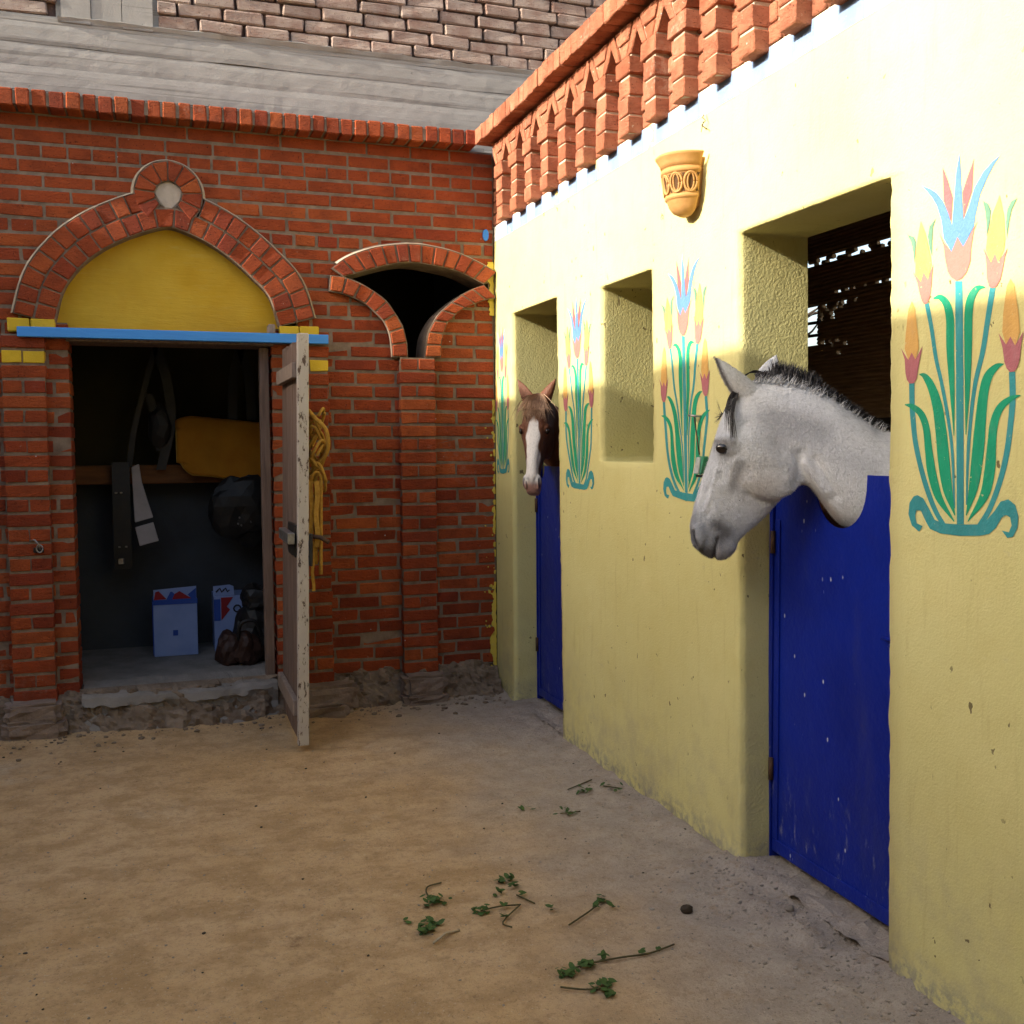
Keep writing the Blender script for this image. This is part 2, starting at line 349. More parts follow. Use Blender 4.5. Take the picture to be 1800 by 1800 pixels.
# brick prototypes (shared meshes), centred, unit size along local axes is real size
def brick_proto(L, Dp, Hh, bev, jit, mat, seed, n=7):
    random.seed(seed); out = []
    for i in range(n):
        bm = bmesh.new(); addbox(bm, -L/2, L/2, -Dp/2, Dp/2, -Hh/2, Hh/2)
        for v in bm.verts: v.co += Vector((random.uniform(-jit, jit), random.uniform(-jit, jit)*.6, random.uniform(-jit, jit)*.7))
        bmesh.ops.bevel(bm, geom=bm.edges[:], offset=bev, segments=1, affect='EDGES')
        for v in bm.verts: v.co += Vector((random.uniform(-1, 1), random.uniform(-1, 1), random.uniform(-1, 1)))*jit*.45
        bmesh.ops.recalc_face_normals(bm, faces=bm.faces[:])
        me = bpy.data.meshes.new('brick'); bm.to_mesh(me); bm.free(); me.materials.append(MT[mat]); out.append(me)
    return out, (L, Dp, Hh)
PR = {'s': brick_proto(.235, .11, .060, .0035, .0038, 'red_brick', 1, 14), 'h': brick_proto(.11, .11, .060, .0035, .0038, 'red_brick', 2, 12),
      'os': brick_proto(.11, .11, .070, .004, .003, 'orange_brick', 3), 'oc': brick_proto(.062, .2, .085, .004, .003, 'orange_brick', 4),
      'rc': brick_proto(.066, .2, .088, .006, .0022, 'red_brick', 5), 'u': brick_proto(.225, .11, .062, .008, .006, 'pale_brick', 6, 10)}
def brick(kind, c, size, parent, name='brick', rot=(0, 0, 0), mats=None):
    ms, d = PR[kind]; o = bpy.data.objects.new(name, random.choice(ms)); col.objects.link(o)
    o.scale = [s/q for s, q in zip(size, d)]; o.location = c; o.rotation_euler = rot
    if random.random() < .5 and rot == (0, 0, 0): o.rotation_euler = (0, math.pi, 0)
    adopt(o, parent); return o

DB = 6.03         # brick wall face
XUP = 6.33        # face of the taller building behind

# ================================================================== setting: ground
def axis(dense0, dense1, step, lo, hi):
    a = list(np.arange(dense0, dense1+1e-6, step)); s = step
    q = dense0
    while q > lo: s *= 1.35; q -= s; a.insert(0, q)
    s = step; q = dense1
    while q < hi: s *= 1.35; q += s; a.append(q)
    return a
DENT = np.array([(random.uniform(-2.8, -.1), random.uniform(2.0, 5.6), random.uniform(.035, .065), random.uniform(.004, .010)) for _ in range(110)])
def ground_z(x, y):
    q = ((x-DENT[:, 0])**2+(y-DENT[:, 1])**2*1.6)/DENT[:, 2]**2
    z = float(np.sum(-DENT[:, 3]*np.exp(-q*1.4)+DENT[:, 3]*.45*np.exp(-(np.sqrt(q)-1.25)**2*6)))
    z += .006*nz((x, y, 0), 3.0, 1)+.010*nz((x, y, 0), .9, 2)+.0025*nz((x, y, 0), 14, 3)
    if -3.6 < x < .05 and y > 5.4: z += .035*max(0, (y-5.4)/.65)*(.6+.8*nz((x, y, 0), 5, 4))
    if y < 6.1:
        e = max(0.0, 1-abs(x+.02)/.22); z += .018*e*(.6+1.1*nz((x, y, 0), 6, 6)+.5*nz((x, y, 0), 18, 8))
        if 2.3 < y < 3.3: z += .03*max(0, 1-abs(x-.02)/.4)*(.5+1.2*nz((x, y, 0), 9, 9))
    return z
def build_ground():
    xs = axis(-3.1, .35, .02, -60, 60); ys = axis(1.9, 6.2, .02, -60, 60)
    v = []
    for y in ys:
        for x in xs:
            v.append((x, y, ground_z(x, y) if -5 < x < 3.5 and -1 < y < 8 else 0.0))
    n = len(xs); f = [(j*n+i, j*n+i+1, (j+1)*n+i+1, (j+1)*n+i) for j in range(len(ys)-1) for i in range(n-1)]
    o = mesh('ground', v, f, 'packed_earth', smooth=True); tag(o, kind='structure')
build_ground()

# ================================================================== brick wall with the tack room door
def BP(x, y): p = on(1, DB, x, y); return (p[0], p[2])
brick_wall = empty('brick_wall', (-1.9, DB, 0), 'red brick yard wall with a pointed arch doorway and a palm shaped vent', 'wall')

# --- arch over the door: inner curve traced on the wall plane, two rings of headers
inner = [BP(97, 570)] + [BP(*p) for p in ((113, 510), (143, 470), (177, 443), (217, 423), (260, 408), (295, 401), (325, 410), (367, 430), (410, 460), (443, 490), (473, 523))] + [BP(490, 575)]
inner = resample(crom(inner, 6), 200)
def offset(c, d):
    t = np.gradient(c, axis=0); t /= np.linalg.norm(t, axis=1)[:, None]; n = np.stack([-t[:, 1], t[:, 0]], 1)
    n = np.stack([np.convolve(np.pad(n[:, k], 12, 'edge'), np.ones(25)/25, 'valid') for k in (0, 1)], 1); n /= np.linalg.norm(n, axis=1)[:, None]
    return c+n*d
FW = lambda u, v, d: (u, DB+d, v)
def voussoirs(lo, hi, n, d0, d1, parent, mat='red_brick', gap=.010, name='voussoir', bev=.004, skip=None):
    for i in range(n):
        t0, t1 = i/n, (i+1)/n
        def at(c, t): k = t*(len(c)-1); j = min(int(k), len(c)-2); return c[j]+(c[j+1]-c[j])*(k-j)
        a, b, c_, d_ = at(lo, t0), at(lo, t1), at(hi, t1), at(hi, t0)
        if skip and skip((a+c_)/2): continue
        g = gap/2; e1 = (b-a)/np.linalg.norm(b-a); e2 = (c_-d_)/max(1e-6, np.linalg.norm(c_-d_))
        r1 = (d_-a)/np.linalg.norm(d_-a)*g; r2 = (c_-b)/np.linalg.norm(c_-b)*g
        poly = [a+e1*g+r1, b-e1*g+r2, c_-e2*g-r2, d_+e2*g-r1]
        poly = [tuple(p+np.random.uniform(-.002, .002, 2)) for p in poly]
        prism(name, poly, FW, d0+random.uniform(-.003, .003), d1, mat, parent, bev)
def ringmortar(lo, hi, d0, d1, parent, mat='mortar', name='mortar_bed'):
    n = len(lo); bm = bmesh.new()
    R_ = [[bm.verts.new(FW(p[0], p[1], d)) for p in c] for c, d in ((lo, d0), (hi, d0), (hi, d1), (lo, d1))]
    for k in range(4):
        A, B = R_[k], R_[(k+1) % 4]
        for i in range(n-1): bm.faces.new((A[i], A[i+1], B[i+1], B[i]))
    bm.faces.new([r[0] for r in R_]); bm.faces.new([r[-1] for r in R_])
    return frombm(name, bm, mat, parent)
c0, c1, c2 = inner, offset(inner, .103), offset(inner, .205)
arch = ringmortar(c0, c1, -.034, .16, brick_wall, name='door_arch')
for part_ in (c1[:86], c1[114:]):
    pass
ringmortar(c1[:84], c2[:84], -.034, .14, arch); ringmortar(c1[116:], c2[116:], -.034, .14, arch)
voussoirs(c0, c1, 21, -.043, .15, arch)
bc = np.array(BP(296, 344)); br, bi = .178, .070
voussoirs(c1, c2, 24, -.043, .1, arch, skip=lambda m: np.linalg.norm(m-bc) < .165)
def fillet(c, parent, d=-.038, out=.016):
    o_ = offset(c, out); bm = bmesh.new(); n = len(c)
    A = [bm.verts.new(FW(p[0], p[1], d-.004*abs(nz((p[0]*30, p[1]*30, 0), 1, 2)))) for p in c]; B = [bm.verts.new(FW(p[0], p[1], .004)) for p in o_]
    C_ = [bm.verts.new(FW(p[0], p[1], .02)) for p in c]
    for i in range(n-1): bm.faces.new((A[i], A[i+1], B[i+1], B[i])); bm.faces.new((B[i], B[i+1], C_[i+1], C_[i]))
    return frombm('mortar_fillet', bm, 'pale_mortar', parent)
fillet(np.array([p for p in c2 if p[0] < bc[0]-.17]), arch); fillet(np.array([p for p in c2 if p[0] > bc[0]+.17]), arch)
# round boss above the arch
angs = np.linspace(RAD(-52), RAD(232), 70)
lo_ = bc+bi*np.stack([np.cos(angs), np.sin(angs)], 1)[::-1]; hi_ = bc+br*np.stack([np.cos(angs), np.sin(angs)], 1)[::-1]
boss = ringmortar(lo_, hi_, -.036, .05, brick_wall, name='arch_boss')
voussoirs(lo_, hi_, 10, -.046, .04, boss, gap=.007); fillet(hi_[12:-12], boss)
pl = [(bc[0]+.072*math.cos(a)*(1+.1*math.sin(3*a)), bc[1]+.072*math.sin(a)*(1+.08*math.cos(4*a))) for a in np.linspace(0, 2*math.pi, 15)[:-1]]
prism('plaster_plug', pl, FW, -.020, .03, 'plug_plaster', boss, .006, .003)
boss_bed = [(bc[0]+.17*math.cos(a), bc[1]+.17*math.sin(a)) for a in np.linspace(0, 6.283, 30)[:-1]]
prism('mortar_bed', boss_bed, FW, -.012, .03, 'mortar', boss)

# --- palm shaped vent: three curved rings
VZ = lambda x, y: BP(560+x/5.294, 400+y/5.294)
vt_in = resample(crom([VZ(*p) for p in ((225, 466), (480, 398), (700, 345), (870, 335), (1100, 372), (1300, 425), (1520, 535))], 8), 80)
vt_out = resample(crom([VZ(*p) for p in ((112, 385), (210, 310), (330, 250), (530, 190), (760, 163), (880, 163), (1010, 178), (1260, 238), (1480, 335), (1640, 425))], 8), 80)
vl_in = resample(crom([VZ(*p) for p in ((104, 452), (230, 470), (370, 520), (520, 610), (620, 690), (700, 800), (770, 920), (803, 1040), (815, 1110), (818, 1215))], 8), 80)
vl_out = resample(crom([VZ(*p) for p in ((90, 600), (205, 622), (310, 660), (420, 715), (510, 790), (590, 870), (640, 970), (662, 1080), (672, 1210))], 8), 80)
vr_in = resample(crom([VZ(*p) for p in ((1520, 540), (1390, 590), (1280, 660), (1180, 740), (1090, 830), (1010, 970), (985, 1090), (975, 1215))], 8), 80)
vr_out = resample(crom([VZ(*p) for p in ((1640, 660), (1540, 680), (1440, 715), (1340, 760), (1260, 815), (1190, 890), (1150, 990), (1130, 1090), (1125, 1210))], 8), 80)
vent = ringmortar(vt_in, vt_out, -.036, .2, brick_wall, name='vent_arch')
voussoirs(vt_in, vt_out, 13, -.046, .19, vent, 'red_brick', .011); fillet(vt_out[3:-2], vent)
vent_l = ringmortar(vl_in, vl_out, -.037, .2, brick_wall, name='vent_arm'); voussoirs(vl_in, vl_out, 8, -.047, .19, vent_l, 'red_brick', .011)
vent_r = ringmortar(vr_in, vr_out, -.035, .2, brick_wall, name='vent_arm'); voussoirs(vr_in, vr_out, 8, -.045, .19, vent_r, 'red_brick', .011)

# --- coursed brickwork around the openings
OPL, OPR = -2.372, -1.335
Z0, CH, NC = .185, .0769, 40
def mid(a, b): return (a+b)/2
door_poly = [(OPL, 0), (OPL, 2.16)] + [tuple(p) for p in mid(c0, c2)] + [(OPR, 2.16), (OPR, 0)]
boss_poly = [(bc[0]+.12*math.cos(a), bc[1]+.12*math.sin(a)) for a in np.linspace(0, 2*math.pi, 24)]
slot_l, slot_r = mid(vl_in, vl_out), mid(vr_in, vr_out)
vent_poly = [tuple(p) for p in mid(vt_in, vt_out)] + [tuple(p) for p in slot_r] + [tuple(p) for p in slot_l[::-1]]
def blocked(z):
    out = []
    for poly in (door_poly, boss_poly, vent_poly):
        xs = []; n = len(poly)
        for i in range(n):
            (x0, z0), (x1, z1) = poly[i], poly[(i+1) % n]
            if (z0 <= z) != (z1 <= z): xs.append(x0+(x1-x0)*(z-z0)/(z1-z0))
        xs.sort(); out += [(xs[i], xs[i+1]) for i in range(0, len(xs)-1, 2)]
    return sorted(out)
core = bmesh.new(); far_bm = bmesh.new(); nb = 0
XL = -4.4
for ci in range(NC):
    z = Z0+CH*(ci+.5); free = []; x = XL
    for a, b in blocked(z):
        if a > x+.02: free.append((x, a))
        x = max(x, b)
    if x < -.01: free.append((x, -.004))
    header = ci in (37, 32, 27)
    rnd = random.Random(ci*13+5)
    for a, b in free:
        ka = .013 if min(abs(a-OPL), abs(a-OPR)) < .01 else 0; kb = .013 if min(abs(b-OPL), abs(b-OPR)) < .01 else 0
        addbox(core, a+ka, b-kb, DB+.004, DB+.235, z-CH/2-.0004*(ci % 2), z+CH/2+.0004*(ci % 2))
        pitch = .1235 if header else .247
        off = (.0 if ci % 2 else pitch/2) + rnd.uniform(-.02, .02)
        j = [a]; k = math.floor((a-off)/pitch)+1
        while k*pitch+off < b-.045:
            q = k*pitch+off+rnd.uniform(-.008, .008)
            if q > a+.045: j.append(q)
            k += 1
        j.append(b)
        for p, q in zip(j[:-1], j[1:]):
            L = q-p-.014-rnd.uniform(0, .004)
            edge = (abs(p-OPL) < .01 or abs(q-OPL) < .01 or abs(p-OPR) < .01 or abs(q-OPR) < .01)
            g0 = 0 if p == a and a > XL else .0
            cx, dp = (p+q)/2, (.232 if edge else .11)
            if q < -2.74 or nb >= 300:
                addbox(far_bm, p+.005, q-.005, DB+rnd.uniform(-.002, .002), DB+.1, z-.030, z+.030); continue
            nb += 1
            brick('h' if L < .16 else 's', (cx, DB+dp/2+rnd.uniform(-.003, .0025), z+rnd.uniform(-.0018, .0018)), (L, dp, .0605+rnd.uniform(-.003, .002)), brick_wall, rot=(0, rnd.uniform(-.008, .008), 0))
frombm('mortar_bed', core, 'mortar', brick_wall)
bmesh.ops.bevel(far_bm, geom=far_bm.edges[:], offset=.004, segments=1, affect='EDGES')
tag(frombm('brickwork', far_bm, 'red_brick', brick_wall), kind='stuff')

# --- pilasters (proud of the wall)
def pilaster(x0, x1, z0, z1, dep=.055, yellow=()):
    pm = box('pilaster', x0+.006, x1-.006, DB-dep+.007, DB+.012, z0, z1, 'mortar', brick_wall)
    n = int(round((z1-z0)/CH))
    for i in range(n):
        z = z0+(i+.5)*(z1-z0)/n; rnd = random.Random(i*7+int(x0*100))
        yl = i in yellow
        segs = [(x0, x1)] if (i % 2 == 0 and not yl) else [(x0, (x0+x1)/2+rnd.uniform(-.006, .006)), None]
        if segs[-1] is None: segs[-1] = (segs[0][1], x1)
        for p, q in segs:
            L = q-p-(.010 if len(segs) > 1 else .002)+rnd.uniform(-.003, .003)
            o = brick('s' if L > .16 else 'h', ((p+q)/2+rnd.uniform(-.002, .002), DB-dep+.05+rnd.uniform(-.003, .003), z), (L, .1, .0610), pm, 'pilaster_brick', rot=(0, rnd.uniform(-.008, .008), 0))
            if yl:
                me = o.data.copy(); me.materials.clear(); me.materials.append(MT['brick_yellow_paint']); o.data = me
pilaster(-2.705, -2.490, .17, 2.115, yellow=(23,))
pilaster(-1.225, -1.012, .15, 2.095, yellow=(23,))
pilaster(-.600, -.386, .165, 2.035)
# yellow painted imposts under the arch
for xa, xb in ((-2.668, -2.562), (-2.556, -2.440), (-1.282, -1.176), (-1.17, -1.062)):
    box('impost_brick', xa, xb, DB-.047, DB+.1, 2.128, 2.198, 'brick_yellow_paint', brick_wall, .005, .002)
# --- coping of bricks on edge
cop = box('coping', -4.3, -.165, DB-.114, DB+.12, 3.268, 3.334, 'mortar', brick_wall)
x = -4.3; cop_far = bmesh.new()
while x < -.17:
    wd = random.uniform(.062, .074)
    if x < -2.85: addbox(cop_far, x, x+wd, DB-.118, DB+.11, 3.262, 3.345)
    else: brick('rc', (x+wd/2, DB-.010+random.uniform(-.006, .006), 3.3035+random.uniform(-.003, .003)), (wd, .225, .086), cop, 'coping_brick', rot=(0, random.uniform(-.012, .012), 0))
    x += wd+.010
tag(frombm('coping_brickwork', cop_far, 'red_brick', cop), kind='stuff')
box('roof_edge', -4.3, -.02, DB+.118, XUP+.02, 3.1, 3.318, 'cement', brick_wall)

# --- yellow boarded tympanum, blue lintel board
tp = [(OPL-.06, 2.140)] + [tuple(p) for p in offset(c0, .03)] + [(OPR+.06, 2.140)]
tymp_o = prism('tympanum', tp, FW, .055, .08, 'yellow_board_paint', brick_wall)
lb = box('lintel_board', -2.618, -1.016, DB-.092, DB-.052, 2.098, 2.150, 'blue_gloss', brick_wall, .003)
box('lintel_beam', OPL-.02, OPR+.02, DB-.04, DB+.22, 2.085, 2.138, 'weathered_wood', brick_wall, .004)
box('frame_post', OPR-.055, OPR-.004, DB+.02, DB+.10, .2, 2.08, 'weathered_wood', brick_wall, .004)
box('hinge_block', -1.345, -1.305, DB-.05, DB+.03, 2.152, 2.205, 'pale_wood', brick_wall, .006)

# --- crumbling footing, doorstep
def footing():
    xs = np.arange(-4.3, .0, .022); prof = np.linspace(0, 1, 16); v = []
    for x in xs:
        for t in prof:
            y = DB+.006-t*.15; z = .215*(1-t)**.7-.03*t
            if OPL < x < OPR: y -= .10*math.sin((x-OPL)/(OPR-OPL)*math.pi)**.6*(1 if t > 0 else 0)
            p = (x, y, z); k = .026*nz(p, 9, 3)+.020*nz(p, 24, 4)+.012*nz(p, 60, 6)+.03*(abs(nz(p, 5.5, 5))-.25)
            d = mnoise.voronoi(Vector((x*9, y*9, z*14)))[0]; k += .06*(min(d[1]-d[0], .25)-.10)
            if t > .02: y -= k*1.1; z += k*.7
            v.append((x, y, z))
    n = len(prof); f = [(i*n+j, (i+1)*n+j, (i+1)*n+j+1, i*n+j+1) for i in range(len(xs)-1) for j in range(n-1)]
    return mesh('footing', v, f, 'rubble', brick_wall)
footing()
for c, r, s in (((-2.60, DB-.10, .135), (.135, .09, .055), 3), ((-2.595, DB-.12, .045), (.15, .10, .06), 8), ((-.495, DB-.10, .115), (.125, .085, .06), 12), ((-.50, DB-.12, .025), (.135, .09, .045), 19), ((-1.06, DB-.10, .09), (.16, .10, .075), 23), ((-1.12, DB-.16, .02), (.15, .11, .05), 29)):
    bm = bmesh.new(); addbox(bm, -1, 1, -1, 1, -1, 1); bmesh.ops.bevel(bm, geom=bm.edges[:], offset=.22, segments=2, affect='EDGES'); bmesh.ops.subdivide_edges(bm, edges=bm.edges[:], cuts=3, use_grid_fill=True)
    for q in bm.verts:
        k = 1+.16*nz(q.co, 1.6, s)+.12*nz(q.co, 4, s+3); q.co = Vector((c[0]+q.co.x*r[0]*k, c[1]+q.co.y*r[1]*k, c[2]+q.co.z*r[2]*k))
    frombm('plinth_stone', bm, 'plinth_stone', brick_wall)
def doorstep():
    v = []; xs = np.linspace(OPL+.004, OPR-.004, 80); prof = [(0, .215), (.06, .208), (.20, .200), (.255, .197), (.275, .185), (.285, .165), (.288, .15), (.27, .13), (.262, .10), (.285, .07), (.31, .04), (.34, .01), (.37, -.01)]
    for x in xs:
        u = (x-OPL)/(OPR-OPL); b = .07*math.sin(u*math.pi)**.7
        for i, (dy, z) in enumerate(prof):
            p = (x, dy, z); k = .010*nz(p, 11, 1)+.006*nz(p, 30, 2)+(.022*nz((x, i*.5, 0), 8, 5)+.012*nz((x, i, 0), 26, 6) if i > 5 else 0)
            v.append((x, DB+.19-dy-b*(i > 1)+k*(i > 1), z+k))
    n = len(prof); f = [(i*n+j, (i+1)*n+j, (i+1)*n+j+1, i*n+j+1) for i in range(len(xs)-1) for j in range(n-1)]
    return mesh('doorstep', v, f, 'cement', brick_wall)
doorstep()
# hasp on the door post
hb = on(1, DB-.06, 66, 960)
hasp = empty('door_hasp', hb, 'small bent iron hasp with padlock loop fixed to the brick door post', 'hasp')
tubes('staple', [([(hb[0]-.035, hb[1], hb[2]+.03), (hb[0]-.01, hb[1]-.025, hb[2]+.035), (hb[0]+.01, hb[1]-.03, hb[2]+.01), (hb[0]+.012, hb[1]-.02, hb[2]-.02)], .005)], 'worn_steel', hasp)
tubes('ring', [([(hb[0]+.012+.015*math.cos(a), hb[1]-.025, hb[2]-.012+.02*math.sin(a)) for a in np.linspace(0, 6.28, 14)], .004)], 'worn_steel', hasp)
box('plate', hb[0]-.02, hb[0]+.03, hb[1]-.008, hb[1]+.01, hb[2]-.035, hb[2]-.008, 'dark_iron', hasp, .003)

# ================================================================== taller building behind
beam = empty('concrete_beam', (-2, XUP, 3.3), 'grey board marked concrete beam with a short column stub above the brick coping', 'beam')
def boards(name, z0, z1, x0, x1, dy, seed):
    xs = np.arange(x0, x1, .05); zs = np.linspace(z0, z1, 5); v = []
    for x in xs:
        for k, z in enumerate(zs):
            p = (x, 0, z); e = .0012*nz(p, 6, seed)+.0012*nz(p, 22, seed+1)
            v.append((x, XUP+dy+e+(.003 if k in (0, 4) else 0), z+.006*nz((x, seed, 0), 3, 2)))
    n = len(zs); f = [(i*n+j, (i+1)*n+j, (i+1)*n+j+1, i*n+j+1) for i in range(len(xs)-1) for j in range(n-1)]
    return mesh(name, v, f, 'board_marked_concrete', beam)
zz = [3.15, 3.36, 3.47, 3.60, 3.72, 3.83, 3.878]
for i in range(6): boards('board_strip', zz[i], zz[i+1], -4.6, 3.0, (0, .002, -.0015, .0015, -.001, .002)[i], i)
box('beam_core', -4.6, 3.0, XUP+.018, XUP+.3, 3.0, 3.872, 'board_marked_concrete', beam)
bm = bmesh.new()
for i, (xa, xb) in enumerate(((-2.385, -2.23), (-2.23, -2.07), (-2.07, -1.905))): addbox(bm, xa+.002, xb-.002, XUP+.004*(i % 2)-.004, XUP+.3, 3.85, 5.2)
addbox(bm, -2.41, -1.87, XUP+.02, XUP+.29, 3.86, 5.19)
frombm('column_stub', bm, 'board_marked_concrete', beam)
upper = empty('upper_wall', (0, XUP, 3.87), 'weathered pale brick wall with dark open joints above the concrete beam', 'wall')
for xa, xb in ((-4.6, -2.40), (-1.885, 2.2)): box('joint_bed', xa, xb, XUP+.035, XUP+.25, 3.86, 5.2, 'dark_joint', upper)
for r in range(14):
    z = 3.877+.0755*(r+.5)
    for xa, xb in ((-3.2, -2.405), (-1.88, 1.3)):
        x = xa-random.uniform(.02, .2) if r % 2 else xa-random.uniform(0, .05)
        while x < xb:
            L = .232+random.uniform(-.012, .018); p, q = max(x, xa), min(x+L, xb)
            if q-p > .05 and z < 4.75:
                brick('u', ((p+q)/2, XUP+.05+random.uniform(-.008, .008), z+random.uniform(-.004, .004)), (q-p, .11, .066+random.uniform(-.004, .004)), upper, rot=(0, random.uniform(-.022, .022), random.uniform(-.01, .01)))
            x += L+.012
# rough mortar squeeze where the bricks sit on the beam
def squeeze():
    xs = np.arange(-2.4, 1.5, .02); v = []
    for x in xs:
        h = .012+.016*nz((x, 0, 0), 6, 2)+.014*nz((x, 0, 0), 19, 3)
        for y, z in ((XUP+.03, 3.885+max(h, 0)), (XUP-.012-.012*nz((x, 0, 0), 9, 7), 3.872+h*.4), (XUP+.004, 3.853-.02*abs(nz((x, 0, 0), 6, 4)))): v.append((x, y, z))
    f = [(i*3+j, (i+1)*3+j, (i+1)*3+j+1, i*3+j+1) for i in range(len(xs)-1) for j in range(2)]
    mesh('mortar_squeeze', v, f, 'board_marked_concrete', beam)
squeeze()

# ================================================================== tack room behind the doorway
room = empty('tack_room', (-1.5, 6.8, .2), 'dark tack room with grey lower walls seen through the arched doorway', 'room')
RX0, RX1, RY1 = -2.9, -.05, 7.28
box('floor', RX0, RX1, DB+.19, RY1+.1, -.05, .2, 'cement', room)
box('wall', RX0, RX1, RY1, RY1+.12, .2, 1.35, 'room_wall', room); box('wall', RX0, RX1, RY1+.004, RY1+.12, 1.35, 3.1, 'room_upper', room)
box('wall', RX0-.12, RX0, DB+.236, RY1+.12, -.05, 3.1, 'room_wall', room); box('wall', RX1, RX1+.04, DB+.236, RY1+.12, -.05, 3.1, 'room_wall', room)
box('ceiling', RX0-.12, RX1+.04, DB+.236, RY1+.12, 3.1, 3.2, 'room_upper', room)
rail = box('saddle_rail', -2.86, -.1, 7.06, 7.12, 1.29, 1.41, 'rail_wood', None, .006); tag(rail, 'dark wooden rail across the tack room wall carrying the orange blanket', 'rail')
def blanket():
    v = []; nu, nv = 26, 22
    for i in range(nu):
        u = i/(nu-1); x = -1.83+u*.75
        for j in range(nv):
            t = j/(nv-1)
            drop = .37+.05*u-.02*math.sin(u*5)
            r = .09*(1-min(1, u/.14))**2
            z0 = 1.72-.07*u
            z = z0-r*.4*(t < .2)-t*drop*(1-.0*r)-(0 if t < .5 else 0)+(r*1.0 if t > .9 else r*.6*(t-.5 if t > .5 else 0))
            y = 7.0-.05*math.sin(min(1, t*3)*math.pi/2)-.012*math.sin(x*17)*t
            v.append((x+(r*.15 if t > .9 else 0), y, z))
    f = [(i*nv+j, (i+1)*nv+j, (i+1)*nv+j+1, i*nv+j+1) for i in range(nu-1) for j in range(nv-1)]
    o = mesh('saddle_blanket', v, f, 'orange_blanket', None, True); o.modifiers.new('t', 'SOLIDIFY').thickness = .02
    tag(o, 'orange saddle blanket with paler binding hung over the tack room rail', 'blanket')
    tubes('binding', [([v[j] for j in range(nv)]+[v[i*nv+nv-1] for i in range(1, nu)], .007)], 'blanket_edge', o)
blanket()
def strap_thing(label, pts_list, extra=None, mat='black_leather'):
    p0 = pts_list[0][0][0]; e = empty('harness', p0, label, 'harness', 'tack hanging in the tack room')
    for pts, wd in pts_list:
        c = crom(pts, 6); bm = bmesh.new(); A = []
        for q in c: A.append([bm.verts.new((q[0]+s*wd/2, q[1]+d, q[2])) for s, d in ((-1, 0), (1, 0), (1, .012), (-1, .012))])
        for i in range(len(A)-1):
            for k in range(4): bm.faces.new((A[i][k], A[i][(k+1) % 4], A[i+1][(k+1) % 4], A[i+1][k]))
        bm.faces.new(A[0]); bm.faces.new(A[-1]); frombm('strap', bm, mat, e)
    return e
Y = 7.0
h1 = strap_thing('black leather harness with long looped straps on the tack room wall', [([(-1.94, Y, 2.16), (-2.0, Y, 1.95), (-2.08, Y, 1.65), (-2.12, Y, 1.4)], .035), ([(-1.94, Y, 2.16), (-1.88, Y, 1.95), (-1.86, Y, 1.7), (-1.9, Y, 1.5), (-1.93, Y, 1.38)], .06), ([(-1.99, Y-.01, 1.86), (-1.95, Y-.01, 1.7), (-1.93, Y-.01, 1.5)], .05)])
rock('pad', (-1.93, Y-.02, 1.66), (.07, .03, .13), 'black_leather', h1, seed=4)
h2 = strap_thing('black saddle girth with white felt lining and steel buckles hung on the rail', [([(-2.17, 6.98, 1.43), (-2.17, 6.96, 1.2), (-2.17, 6.96, .95), (-2.17, 6.97, .76)], .105)])
for a in ((-2.2, 1.24), (-2.17, 1.24), (-2.19, .90), (-2.15, .90)): box('buckle', a[0]-.008, a[0]+.008, 6.945, 6.955, a[1]-.005, a[1]+.005, 'worn_steel', h2, .002)
box('buckle', -2.20, -2.165, 6.945, 6.957, .79, .83, 'worn_steel', h2, .004)
FY = lambda u, v, d: (u, 6.95+d, v)
prism('felt_lining', [(-2.105, 1.40), (-2.06, 1.42), (-2.045, 1.3), (-1.985, 1.08), (-2.095, 1.05)], FY, 0, .02, 'white_felt', h2, .004)
prism('felt_lining', [(-2.095, 1.02), (-1.985, 1.05), (-1.955, .93), (-2.07, .90)], FY, 0, .02, 'white_felt', h2, .004)
h3 = strap_thing('dark saddle with hanging stirrup straps below the orange blanket', [([(-1.42, Y, 2.17), (-1.47, Y, 1.95), (-1.48, Y, 1.7)], .06), ([(-1.42, Y, 2.17), (-1.37, Y, 1.95), (-1.36, Y, 1.7)], .06)])
rock('saddle_flap', (-1.42, 6.95, 1.14), (.22, .08, .24), 'black_leather', h3, seed=9, sub=3)
for a in ((-1.46, 1.07), (-1.39, 1.04), (-1.47, 1.03), (-1.45, 1.02)): rock('stud', (a[0], 6.862, a[1]), (.007, .005, .008), 'worn_steel', h3, sub=1)

def carton(label, x0, x1, y0, y1, z0, z1, deco):
    e = empty('cardboard_box', ((x0+x1)/2, (y0+y1)/2, z0), label, 'box', 'cartons on the tack room floor')
    box('carton', x0, x1, y0, y1, z0, z1, deco, e, .003); return e
bx = carton('pale blue carton with red peaks printed along its top flap', -2.0, -1.735, 6.88, 7.16, .2, .555, 'box_white')
FB = lambda u, v, d: (u, 6.88+d, v)
prism('blue_band', [(-2.002, .53), (-1.733, .53), (-1.733, .562), (-2.002, .562)], FB, -.004, .002, 'box_blue', bx)
prism('flap', [(-1.997, .558), (-1.738, .558), (-1.738, .640), (-1.997, .625)], FB, .006, .012, 'box_white', bx)
for q in ([(-1.995, .562), (-1.985, .612), (-1.965, .617), (-1.92, .566)], [(-1.885, .562), (-1.87, .595), (-1.84, .612), (-1.77, .564)]): prism('printed_peak', q, FB, .0, .006, 'box_red', bx)
for q in ([(-1.92, .562), (-1.895, .61), (-1.885, .61), (-1.87, .595), (-1.885, .562)], [(-1.77, .562), (-1.79, .588), (-1.740, .628), (-1.740, .562)]): prism('printed_peak', q, FB, -.001, .006, 'box_blue', bx)
